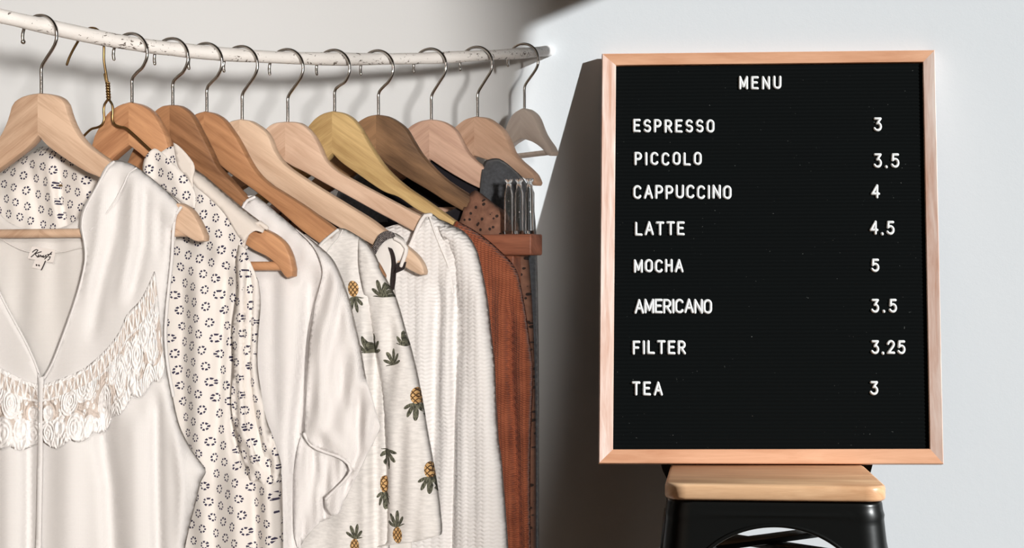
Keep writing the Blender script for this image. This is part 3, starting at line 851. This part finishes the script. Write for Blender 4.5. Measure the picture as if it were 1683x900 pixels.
seam('strap', pl, g5, [(650,392),(661,398),(668,408),(664,424),(660,436)], .013, .0024, white_strap)

# 6 -- white knit sweater
pl, g6 = garment('sweater', H6, 'chunky white knit sweater with long sleeve, between pineapple tee and rust sweater', 'sweater')
nk = [(473,560),(560,545),(620,490),(655,435),(676,392),(687,366)]
shs = [(697,351),(708,350),(723,361),(740,370),(757,377),(772,391),(784,413),(791,440)]
sd = [(800,484),(804,515),(808,553),(813,599),(815,650),(819,719),(824,756),(829,817),(834,886),(837,960),(838,1050)]
sdl = pl.mirror(shs + sd); nkl = pl.mirror(nk[1:])
cloth('body', pl, nk + shs + sd + sdl[::-1] + nkl[::-1], [(5, 24), (26, 45)], .013, knit_white, g6, w=20, res=7,
      folds=[([(722,470),(717,560),(714,660),(712,720),(700,860)], -.010, 9), ([(733,440),(733,560),(728,700)], .005, 9), ([(752,440),(748,560),(750,700),(742,1050)], -.009, 7), ([(780,450),(785,700),(790,1050)], .004, 20), ([(690,450),(690,600)], .003, 12), ([(765,430),(768,520)], -.003, 5)], wave=(.0012, 40, 81, .05))
cloth('back_panel', pl, [(473,400),(560,392),(640,372),(687,357)] + shs + sd + sdl[::-1] + pl.mirror([(560,392),(640,372),(687,357)])[::-1], [(3, 22), (24, 43)], -.012, knit_white, g6, w=20, res=14)
seam('raglan_seam', pl, g6, [(706,355),(716,385),(727,412),(738,440),(744,480)], .0145, .0012, knit_white)
seam('neckband', pl, g6, [(620,493),(657,438),(678,395),(689,369),(699,354),(708,353)], .0145, .0022, knit_white)
cloth('sleeve', pl, [(716,366),(740,370),(757,377),(772,391),(784,413),(791,440),(800,484),(804,515),(808,553),(813,599),(815,650),(819,719),(824,756),(829,817),(834,886),(837,960),(838,1040),(745,1040),(742,900),(744,800),(746,700),(750,600),(752,520),(746,450),(732,400)], [(0, 16), (18, 24)], .019, knit_white, g6, w=20, res=7,
      folds=[([(785,460),(790,640),(800,1040)], .003, 14)], wave=(.001, 50, 85, .05))

# 7 -- rust sweater
pl, g7 = garment('sweater', H7, 'rust brown fine knit sweater right of the white knit', 'sweater')
nk = [(550,520),(640,500),(700,450),(735,392)]
shs = [(749,363),(757,366),(775,376),(791,386.5),(806,398),(820.5,411),(840,430.5),(850,447.6)]
sd = [(857,476.7),(864,515),(870,558),(875,599),(875,650),(872,720),(871,800),(872,905),(874,1050)]
sdl = pl.mirror(shs + sd); nkl = pl.mirror(nk[1:])
cloth('body', pl, nk + shs + sd + sdl[::-1] + nkl[::-1], [(3, 20), (22, 39)], .012, knit_rust, g7, w=16, res=7,
      folds=[([(838,500),(838,600),(845,700),(852,850),(854,1050)], -.010, 6), ([(822,470),(826,640),(840,880)], .003, 9), ([(858,520),(862,640),(864,1050)], .002, 8), ([(806,450),(812,600)], -.003, 7)], wave=(.001, 30, 91, .05))
cloth('back_panel', pl, [(550,410),(650,400),(749,368)] + shs + sd + sdl[::-1] + pl.mirror([(650,400),(749,368)])[::-1], [(2, 19), (21, 38)], -.010, knit_rust, g7, w=16, res=14)
seam('neckband', pl, g7, [(640,503),(702,452),(737,394),(751,366)], .0135, .002, knit_rust)

# 8 -- brown eyelet blouse
pl, g8 = garment('blouse', H8, 'brown eyelet cloth blouse just behind the rust sweater', 'blouse')
nk = [(622,470),(690,450),(735,400),(757,360),(764,337)]
shs = [(770,322),(781,313),(797,323),(815.6,337.6),(838,352),(852,364),(862,384)]
sd = [(869,430),(873,480),(877,560),(879,640),(880,760),(880,905),(880,1040)]
sdl = pl.mirror(shs + sd); nkl = pl.mirror(nk[1:])
cloth('body', pl, nk + shs + sd + sdl[::-1] + nkl[::-1], [(4, 18), (20, 34)], .0115, eyelet, g8, w=16, res=7, folds=[([(790,330),(795,420)], .003, 10)], wave=(.001, 40, 101, 0))
cloth('back_panel', pl, [(622,365),(690,360),(740,346),(764,334)] + shs + sd + sdl[::-1] + pl.mirror([(690,360),(740,346),(764,334)])[::-1], [(3, 17), (19, 33)], -.010, black_cloth, g8, w=16, res=14)

# 9 -- charcoal top
pl, g9 = garment('charcoal_top', H9, 'charcoal grey top hanging behind the glass vials, rightmost of the clothes', 'top')
nk = [(709,460),(760,420),(785,350),(790,300),(793,275)]
shs = [(798,264),(808,261),(820,261),(832,268),(846,280),(858,291),(868,308),(876,334)]
sd = [(880,370),(882,420),(884,520),(885,640),(885,800),(885,1040)]
sdl = pl.mirror(shs + sd); nkl = pl.mirror(nk[1:])
cloth('body', pl, nk + shs + sd + sdl[::-1] + nkl[::-1], [(4, 18), (20, 34)], .0115, charcoal, g9, w=15, res=7, folds=[([(835,285),(838,400)], .003, 12), ([(822,285),(822,400)], -.003, 8), ([(862,310),(864,400)], -.002, 6)], wave=(.001, 30, 111, 0))
tag(cloth('lining', pl, [(709,263),(740,283),(790,288),(800,266)] + shs[1:] + sd + sdl[::-1][:-1] + pl.mirror([(740,283),(790,288),(800,266)])[::-1], [(3, 16), (18, 32)], -.009, black_cloth, g9, w=15, res=12), 'black lining')

# ------------------------------------------------------------------ wooden stand with glass vials
pb = Plane(873, 2.030, 26)
redwood = mat_wood('red_brown_wood', srgb(182, 116, 88), srgb(100, 56, 40), .5, .7, seed=14.0, plank='x', gloss=.5)
s0, zt = pb.loc([(868, 384)])[0]; _, zb = pb.loc([(868, 419)])[0]
st = empty('wooden_stand', (pb.x, pb.y, 0), -pb.th)
tag(st, 'small red-brown wooden ledge on a post, right of the rust sweater under the glass vials', 'stand')
TH = .030
bm = bmesh.new(); add_box(bm, (-.115, 0, zb), (0, TH, zt), .002); bm_obj('ledge', bm, redwood, st, sharp=30)
bm = bmesh.new(); add_box(bm, (-.045, .007, .02), (-.025, .027, zb), .002); bm_obj('post', bm, redwood, st, sharp=30)
bm = bmesh.new(); add_box(bm, (-.10, -.035, 0), (.03, .065, .02), .004); bm_obj('base', bm, redwood, st, sharp=30)
m = M('clear_glass'); m.base((.95, .97, .98)); m.set(Roughness=.02, Transmission_Weight=1.0, IOR=1.45); glass = m.m
vial_lab = ['leftmost of the three clear glass vials on the wooden ledge', 'middle one of the three clear glass vials on the wooden ledge', 'rightmost clear glass vial, nearest the end of the wooden ledge']
for k, sx in enumerate((-.0345, -.0215, -.0085)):
    # lathe: thin-walled bottle, neck and rolled lip
    H = .062; r = .0054
    prof = [(0, .0), (r * .9, .0), (r, .001), (r, H * .74), (r * .62, H * .82), (r * .62, H * .94), (r * .85, H * .96), (r * .85, H), (r * .45, H), (r * .45, H * .82), (r * .75, H * .72), (r * .78, .004), (0, .0035)]
    bm = bmesh.new(); N = 20; rows = []
    for (rr_, zz) in prof:
        rows.append([bm.verts.new((rr_ * math.cos(2 * math.pi * i / N), rr_ * math.sin(2 * math.pi * i / N), zz)) for i in range(N)] if rr_ > 0 else [bm.verts.new((0, 0, zz))])
    for A, B in zip(rows, rows[1:]):
        for i in range(N):
            a = A[i % len(A)]; a2 = A[(i + 1) % len(A)]; b = B[i % len(B)]; b2 = B[(i + 1) % len(B)]
            f = [a, a2, b2, b]; ff = []
            for q in f:
                if q not in ff: ff.append(q)
            if len(ff) > 2: bm.faces.new(ff)
    o = bm_obj('glass_vial', bm, glass, None, sharp=50)
    w_ = Vector((pb.x + pb.u[0] * sx - pb.n[0] * .014, pb.y + pb.u[1] * sx - pb.n[1] * .014, zt))
    o.location = w_
    tag(o, vial_lab[k], 'vial', 'glass vials on the ledge')

# ------------------------------------------------------------------ letter board
# plane of its front face: leans back on the wall
zlo = CZ - (761.5 - CY) / F * 2.34; zhi = CZ + (CY - 86) / F * 2.443
lean = math.atan2(2.443 - 2.34, zhi - zlo)
bup = Vector((0, math.sin(lean), math.cos(lean))); bn = Vector((0, -math.cos(lean), math.sin(lean))); bO = Vector(((1268 - CX) / F * 2.34, 2.34, zlo))
broot = empty('letter_board', bO)
broot.rotation_euler = (-lean, 0, 0)          # local z = up the board, local -y = its front normal
tag(broot, 'black felt menu letter board in an oak frame, standing on the bar stool', 'menu board')
def bl(px, py, off=0.0):
    d = Vector(((px - CX) / F, 1, (CY - py) / F)); o = Vector((0, 0, CZ))
    t = (bO + bn * off - o).dot(bn) / d.dot(bn)
    p = o + d * t - bO
    return Vector((p.x, -p.dot(bn), p.dot(bup)))
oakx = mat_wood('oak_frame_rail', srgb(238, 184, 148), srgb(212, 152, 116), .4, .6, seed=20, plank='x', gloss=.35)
oakz = mat_wood('oak_stile_with_glare', srgb(248, 228, 216), srgb(208, 160, 136), .4, .75, seed=23, plank='z', gloss=.3)  # stile wood paler than the rails; left stile's sun glare put into its colour
OC = [(989.5, 88), (1536.5, 82), (1551, 762), (984, 761)]; IC = [(1012.5, 107.5), (1517, 102), (1528.5, 737), (1007.5, 738)]
D = .014; DI = .0030; FELT = -.0075
for i, nm in enumerate(('top', 'right', 'bottom', 'left')):
    j = (i + 1) % 4
    o0, o1 = bl(*OC[i]), bl(*OC[j]); n0, n1 = bl(*IC[i], -DI), bl(*IC[j], -DI)
    prof0 = [o0 + Vector((0, D, 0)), o0 + Vector((0, .001, 0)), o0.lerp(n0, .05), n0.lerp(o0, .04), n0 + Vector((0, .001, 0)), n0 + Vector((0, D - DI - .002, 0))]
    prof1 = [o1 + Vector((0, D, 0)), o1 + Vector((0, .001, 0)), o1.lerp(n1, .05), n1.lerp(o1, .04), n1 + Vector((0, .001, 0)), n1 + Vector((0, D - DI - .002, 0))]
    bm = bmesh.new(); A = [bm.verts.new(v) for v in prof0]; B = [bm.verts.new(v) for v in prof1]; k = len(A)
    for q in range(k): bm.faces.new((A[q], A[(q + 1) % k], B[(q + 1) % k], B[q]))
    bm.faces.new(A); bm.faces.new(B[::-1])
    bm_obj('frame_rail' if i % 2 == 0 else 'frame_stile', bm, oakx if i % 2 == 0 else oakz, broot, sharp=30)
# ribbed felt
m = M('black_ribbed_felt'); o_ = m.coord('Object')
lint = GT(m.noise(o_, 520, 1), .80) * GT(m.noise(o_, 30, 2), .52)
m.base(m.mix(lint, srgb(9, 12, 12), srgb(120, 122, 118))); m.set(Roughness=.95, Specular_IOR_Level=.08, Sheen_Weight=.02)
m.bump(m.noise(o_, 1500, 2), .3, .0006)
felt = m.m
q = [bl(*IC[0], FELT), bl(*IC[1], FELT), bl(*IC[2], FELT), bl(*IC[3], FELT)]
ribs = 106; V = []; Fc = []; per = 5
e = .004
tl, tr_, br, bl_ = q[0] + Vector((-e, 0, e)), q[1] + Vector((e, 0, e)), q[2] + Vector((e, 0, -e)), q[3] + Vector((-e, 0, -e))
nr_ = ribs * per
for i in range(nr_ + 1):
    t = i / nr_; a = tl.lerp(bl_, t); b = tr_.lerp(br, t); dz = .0009 * abs(math.sin(t * ribs * math.pi)) ** .6
    for s in range(5): p = a.lerp(b, s / 4); V.append((p.x, p.y - dz, p.z))
for i in range(nr_):
    for s in range(4): Fc.append((i * 5 + s, i * 5 + s + 1, (i + 1) * 5 + s + 1, (i + 1) * 5 + s))
nb0 = len(V)
for p in (tl, tr_, br, bl_): V.append((p.x, p.y + .006, p.z))
Fc += [(nb0, nb0 + 3, nb0 + 2, nb0 + 1), (0, 4, nb0 + 1, nb0), (nr_ * 5 + 4, nr_ * 5, nb0 + 3, nb0 + 2)]
mesh_obj('felt_panel', V, Fc, felt, broot)
# letters
def arc(cx, cy, rx, ry, a0, a1, n=10):
    return [(cx + rx * math.cos(math.radians(a0 + (a1 - a0) * i / n)), cy + ry * math.sin(math.radians(a0 + (a1 - a0) * i / n))) for i in range(n + 1)]
def bowl(x, y0, y1, w, r=None):     # right-hand bowl between y0 and y1
    r = (y1 - y0) / 2; return [(x, y1), (x + w - r, y1)] + arc(x + w - r, (y0 + y1) / 2, r, r, 90, -90, 10)[1:] + [(x, y0)]
FONT = {
 'A': (.60, [[(0, 0), (.30, 1), (.60, 0)], [(.11, .33), (.49, .33)]]),
 'C': (.54, [arc(.27, .72, .27, .28, 25, 180) + arc(.27, .28, .27, .28, 180, 335)]),
 'E': (.48, [[(.48, 1), (0, 1), (0, 0), (.48, 0)], [(0, .53), (.40, .53)]]),
 'F': (.48, [[(.48, 1), (0, 1), (0, 0)], [(0, .50), (.38, .50)]]),
 'H': (.50, [[(0, 0), (0, 1)], [(.50, 0), (.50, 1)], [(0, .52), (.50, .52)]]),
 'I': (.04, [[(.02, 0), (.02, 1)]]),
 'L': (.46, [[(0, 1), (0, 0), (.46, 0)]]),
 'M': (.62, [[(0, 0), (0, 1), (.31, .18), (.62, 1), (.62, 0)]]),
 'N': (.54, [[(0, 0), (0, 1), (.54, 0), (.54, 1)]]),
 'O': (.54, [arc(.27, .72, .27, .28, 0, 180) + arc(.27, .28, .27, .28, 180, 360) + [(.54, .72)]]),
 'P': (.50, [[(0, 0), (0, 1)], bowl(0, .44, 1, .50)]),
 'R': (.52, [[(0, 0), (0, 1)], bowl(0, .46, 1, .50), [(.22, .46), (.52, 0)]]),
 'S': (.50, [arc(.25, .745, .25, .255, 30, 200, 9) + arc(.25, .72, .25, .22, 215, 262, 4) + arc(.25, .27, .25, .24, 80, 0, 7) + arc(.25, .255, .25, .255, -15, -150, 9)]),
 'T': (.54, [[(0, 1), (.54, 1)], [(.27, 1), (.27, 0)]]),
 'U': (.54, [[(0, 1), (0, .28)] + arc(.27, .28, .27, .28, 180, 360, 12) + [(.54, 1)]]),
 '2': (.50, [arc(.25, .74, .25, .26, 170, -20, 10) + [(.40, .50), (.02, 0), (.52, 0)]]),
 '3': (.50, [[(.04, 1), (.48, 1), (.22, .60)] + arc(.24, .31, .27, .31, 80, -150, 12)]),
 '4': (.54, [[(.40, 0), (.40, 1), (0, .30), (.54, .30)]]),
 '5': (.52, [[(.48, 1), (.08, 1), (.05, .55)] + arc(.25, .32, .27, .32, 120, -150, 12)]),
 '.': (.06, [[(.03, 0), (.03, .02)]]),
}
plastic = mat_plain('white_plastic', srgb(240, 240, 238), .4)
WORDS = [('MENU', 1214, 1284, 125, 147), ('ESPRESSO', 1040, 1174, 196, 218), ('PICCOLO', 1042, 1153, 250, 272), ('CAPPUCCINO', 1040, 1202, 304, 327), ('LATTE', 1043, 1125, 364, 387), ('MOCHA', 1041, 1123, 426, 448),
         ('AMERICANO', 1042, 1170, 491, 515), ('FILTER', 1039, 1127, 559, 582), ('TEA', 1038, 1089, 627, 650), ('3', 1435, 1449, 193, 216), ('3.5', 1435, 1478, 252, 276), ('4', 1431, 1446, 303, 326), ('4.5', 1429, 1470, 363, 386), ('5', 1431, 1445, 425, 447),
         ('3.5', 1431, 1474, 491, 514), ('3.25', 1431, 1488, 559, 582), ('3', 1429, 1443, 626, 649)]
rl = random.Random(12)
SR = 2.35 / F * 2.38
for wd, x0, x1, y0, y1 in WORDS:
    x0 += 2; x1 -= 2; y0 += 2; y1 -= 2
    h = y1 - y0; ws = [FONT[ch][0] * h for ch in wd]
    if len(wd) > 1:
        gap = (x1 - x0 - sum(ws)) / (len(wd) - 1); kx = 1.0
    else: gap = 0; kx = (x1 - x0) / ws[0]
    x = x0
    for ch, w_ in zip(wd, ws):
        bm = bmesh.new(); jy = rl.uniform(-.6, .6) if wd not in ('3', '5', '4') else 0
        for stq in FONT[ch][1]:
            pts = [bl(x + a * h * kx, y1 - b * h + jy, FELT + .0010) for a, b in stq]
            dense = [pts[0]]
            for p in pts[1:]:
                if (p - dense[-1]).length > 1e-5: dense.append(p)
            # mitre-free joints: draw every straight corner as its own rounded stroke
            run = [dense[0]]
            for i in range(1, len(dense)):
                run.append(dense[i])
                if i + 1 < len(dense):
                    v1 = (dense[i] - dense[i - 1]).normalized(); v2 = (dense[i + 1] - dense[i]).normalized()
                    if v1.dot(v2) < .75:
                        add_tube(bm, run, SR if ch != '.' else SR * 1.15, seg=10); run = [dense[i]]
            add_tube(bm, run, SR if ch != '.' else SR * 1.15, seg=10)
        bm_obj('letter' if ch.isalpha() else ('decimal_point' if ch == '.' else 'digit'), bm, plastic, broot, sharp=60)
        x += w_ + gap

# ------------------------------------------------------------------ stool
black_metal = M('worn_black_metal'); o_ = black_metal.coord('Object')
wear = GT(black_metal.noise(o_, 60, 5, .7), .74)
black_metal.base(black_metal.mix(wear, srgb(24, 25, 24), srgb(78, 66, 46))); black_metal.set(Roughness=.32, Metallic=.35, Specular_IOR_Level=.5)
black_metal.bump(black_metal.noise(o_, 25, 3), .08, .003)
black_metal = black_metal.m
seatwood = mat_wood('seat_elm', srgb(250, 206, 162), srgb(204, 150, 108), .6, .5, seed=31, plank='x', gloss=.3)
SZ = CZ - .2445                       # top of the seat
sc = Vector((.3175, 2.252, 0)); syaw = math.radians(-5.5)
sroot = empty('bar_stool', sc, syaw)
tag(sroot, 'black metal bar stool with a square wooden seat under the menu board', 'stool')
def rsq(hw, hd, r, n=10):             # rounded rectangle, counter-clockwise
    P = []
    for cx, cy, a0 in ((hw - r, hd - r, 0), (-hw + r, hd - r, 90), (-hw + r, -hd + r, 180), (hw - r, -hd + r, 270)):
        P += [(cx + r * math.cos(math.radians(a0 + 90 * i / n)), cy + r * math.sin(math.radians(a0 + 90 * i / n))) for i in range(n + 1)]
    return P
def stack(rings):
    bm = bmesh.new(); R = [[bm.verts.new(v) for v in r] for r in rings]; n = len(R[0])
    for A, B in zip(R, R[1:]):
        for i in range(n): bm.faces.new((A[i], A[(i + 1) % n], B[(i + 1) % n], B[i]))
    bm.faces.new(R[0][::-1]); bm.faces.new(R[-1]); return bm
HW, HD = .1285, .130
rings = []
for ins, z in ((.003, SZ - .0185), (.0008, SZ - .017), (0, SZ - .015), (0, SZ - .004), (.001, SZ - .0015), (.004, SZ)):
    rings.append([(x * (1 - .022 * (y / HD + 1)), y, z) for x, y in rsq(HW - ins, HD - ins, .026 - ins)])
bm_obj('seat', stack(rings), seatwood, sroot, sharp=50)
# pressed metal apron flowing into four legs, with an arch on every side
zt = SZ - .0188; 
def apron_profile(z):                 # half width at height z (pressed lip, bead, then flare)
    d = zt - z
    if d < .006: base = .121 + .0045 * math.sqrt(max(0, 1 - (1 - d / .006) ** 2))
    else: base = .1255 + (d - .006) * .105
    return base + .0012 * math.exp(-((d - .0165) / .0018) ** 2)
NS = 26; per = []
def sidecols():
    cols = []
    for side in range(4):
        for i in range(NS): cols.append((side, -1 + 2 * i / NS))
    return cols
ARC_A = .099; top_arch = SZ - .0475
def colpoint(side, t, z):
    hw = apron_profile(z); r = .03 + max(0, (zt - z)) * .02
    # superellipse-like rounded square by arc position
    L = hw - r; arcl = math.pi * r / 2; half = L + arcl / 2
    s = t * half
    if abs(s) <= L: x, y = s, -hw
    else:
        a = (abs(s) - L) / r; x = math.copysign(L + r * math.sin(a), s); y = -(hw - r) - r * math.cos(a)
    for _ in range(side): x, y = -y, x
    return x, y, half
cols = []
for side in range(4):
    ts = list(np.linspace(-1, -.80, 8)) + list(np.linspace(-.80, .80, 46))[1:] + list(np.linspace(.80, 1, 8))[1:-1]
    for t in ts: cols.append((side, t))
verts = []; faces = []; NZ = 26
for side, t in cols:
    _, _, half = colpoint(side, t, zt - .06)
    s = t * half
    if abs(s) < ARC_A: zl = top_arch - .075 * (1 - math.sqrt(1 - (s / ARC_A) ** 2)); leg = False
    else: zl = 0.0; leg = True
    zs = [zt - (zt - max(zl, .50)) * (k / 18) ** 1.0 for k in range(19)]
    zs = sorted(set([zt, zt - .002, zt - .004, zt - .006]) | set(), reverse=True) + [zt - .006 - (zt - .006 - (zl if not leg else .535)) * (k / 18) for k in range(1, 19)]
    zs += [(.535 + (0 - .535) * k / 6) if leg else None for k in range(1, 7)]
    for z in zs:
        if z is None: verts.append(None)
        else:
            tt = t
            verts.append(colpoint(side, tt, z)[:2] + (z,))
NR = 4 + 18 + 6; nc = len(cols)
idx = {}; vv = []
for i, v in enumerate(verts):
    if v is not None: idx[i] = len(vv); vv.append(v)
for c in range(nc):
    c2 = (c + 1) % nc
    for k in range(NR - 1):
        q = [c * NR + k, c2 * NR + k, c2 * NR + k + 1, c * NR + k + 1]
        if all(a in idx for a in q): 
            # skip the wide jump between arch and leg columns
            faces.append([idx[a] for a in q])
ap = mesh_obj('metal_apron_and_legs', vv, faces, black_metal, sroot, sharp=50)
ap.name = 'metal_frame'
md = ap.modifiers.new('thickness', 'SOLIDIFY'); md.thickness = .003; md.offset = 1
# pressed bead round the arch opening (front and back)
for side in (0, 1, 2, 3):
    pts = []
    for s in np.linspace(-.097, .097, 41):
        z = top_arch - .075 * (1 - math.sqrt(max(0, 1 - (s / ARC_A) ** 2))) + .001
        hw = apron_profile(z); half = colpoint(0, 0, zt - .06)[2]
        x, y, _ = colpoint(side, s / half, z); pts.append((x, y, z))
    tube_obj('arch_bead', pts, .0026, black_metal, sroot, seg=8)
# crossed flat braces under the seat
for sgn in (1, -1):
    bm = bmesh.new(); L = .325; zc = SZ - .080
    add_box(bm, (-L / 2, -.016, zc - .0035), (L / 2, .016, zc + .0035), .001)
    bmesh.ops.rotate(bm, verts=bm.verts, cent=(0, 0, 0), matrix=Matrix.Rotation(sgn * math.radians(45), 3, 'Z'))
    if sgn < 0:
        for v in bm.verts: v.co.z -= .0075
    bm_obj('cross_brace', bm, black_metal, sroot, sharp=30)
# metal lip behind the wooden seat
lipq = [(-.137, SZ - .001), (.137, SZ - .001), (.134, SZ - .012), (.126, SZ - .028), (-.126, SZ - .028), (-.134, SZ - .012)]
bm = bmesh.new(); A = [bm.verts.new((x, .1325, z)) for x, z in lipq]; B = [bm.verts.new((x, .1365, z)) for x, z in lipq]
for q_ in range(6): bm.faces.new((A[q_], A[(q_ + 1) % 6], B[(q_ + 1) % 6], B[q_]))
bm.faces.new(A); bm.faces.new(B[::-1]); bm_obj('rear_lip', bm, black_metal, sroot, sharp=30)

# ------------------------------------------------------------------ light
sun = bpy.data.lights.new('sun', 'SUN'); sun.energy = 5.7; sun.angle = math.radians(.7); sun.color = (.965, .99, 1.0)
so = bpy.data.objects.new('sun', sun); link(so); so.location = (3, 0, 3); so.rotation_euler = SUN.to_track_quat('-Z', 'Y').to_euler()

def spot(name, loc, aim, power, half, blend, size, col):
    l = bpy.data.lights.new(name, 'SPOT'); l.energy = power; l.spot_size = math.radians(half * 2); l.spot_blend = blend; l.shadow_soft_size = size; l.color = col
    o = bpy.data.objects.new(name, l); link(o); o.location = loc
    o.rotation_euler = (Vector(aim) - Vector(loc)).to_track_quat('-Z', 'Y').to_euler()
    return o
def aim_at(loc, yaw_deg, z): # point on the wall plane seen from loc under yaw
    dy = WALL_Y - loc[1]; return (loc[0] + dy * math.tan(math.radians(yaw_deg)), WALL_Y, z)
L1 = (.55, -1.6, 1.02)
spot('key_lamp', L1, aim_at(L1, -31.5, .93), 540, 24, .045, .095, (1.0, .945, .89))
L2 = (-.35, -.9, 1.75)
spot('added_fill_spot', L2, aim_at(L2, -15.1, .9), 88, 20.0, .3, .22, (1.0, .93, .87))  # added spot without a source in the room, lifts the shade on the clothes

w = bpy.data.worlds.new('world'); scene.world = w; w.use_nodes = True
w.node_tree.nodes['Background'].inputs[0].default_value = (.95, .93, .9, 1); w.node_tree.nodes['Background'].inputs[1].default_value = .010

# ------------------------------------------------------------------ camera
cam = bpy.data.cameras.new('camera'); cam.sensor_width = 36; cam.lens = 36 * F / 1683
co = bpy.data.objects.new('camera', cam); link(co); co.location = (0, 0, CZ); co.rotation_euler = (math.pi / 2, 0, 0)
scene.camera = co
vs = scene.view_settings; vs.view_transform = 'Standard'; vs.look = 'None'; vs.gamma = 1; vs.exposure = 0; vs.use_curve_mapping = False
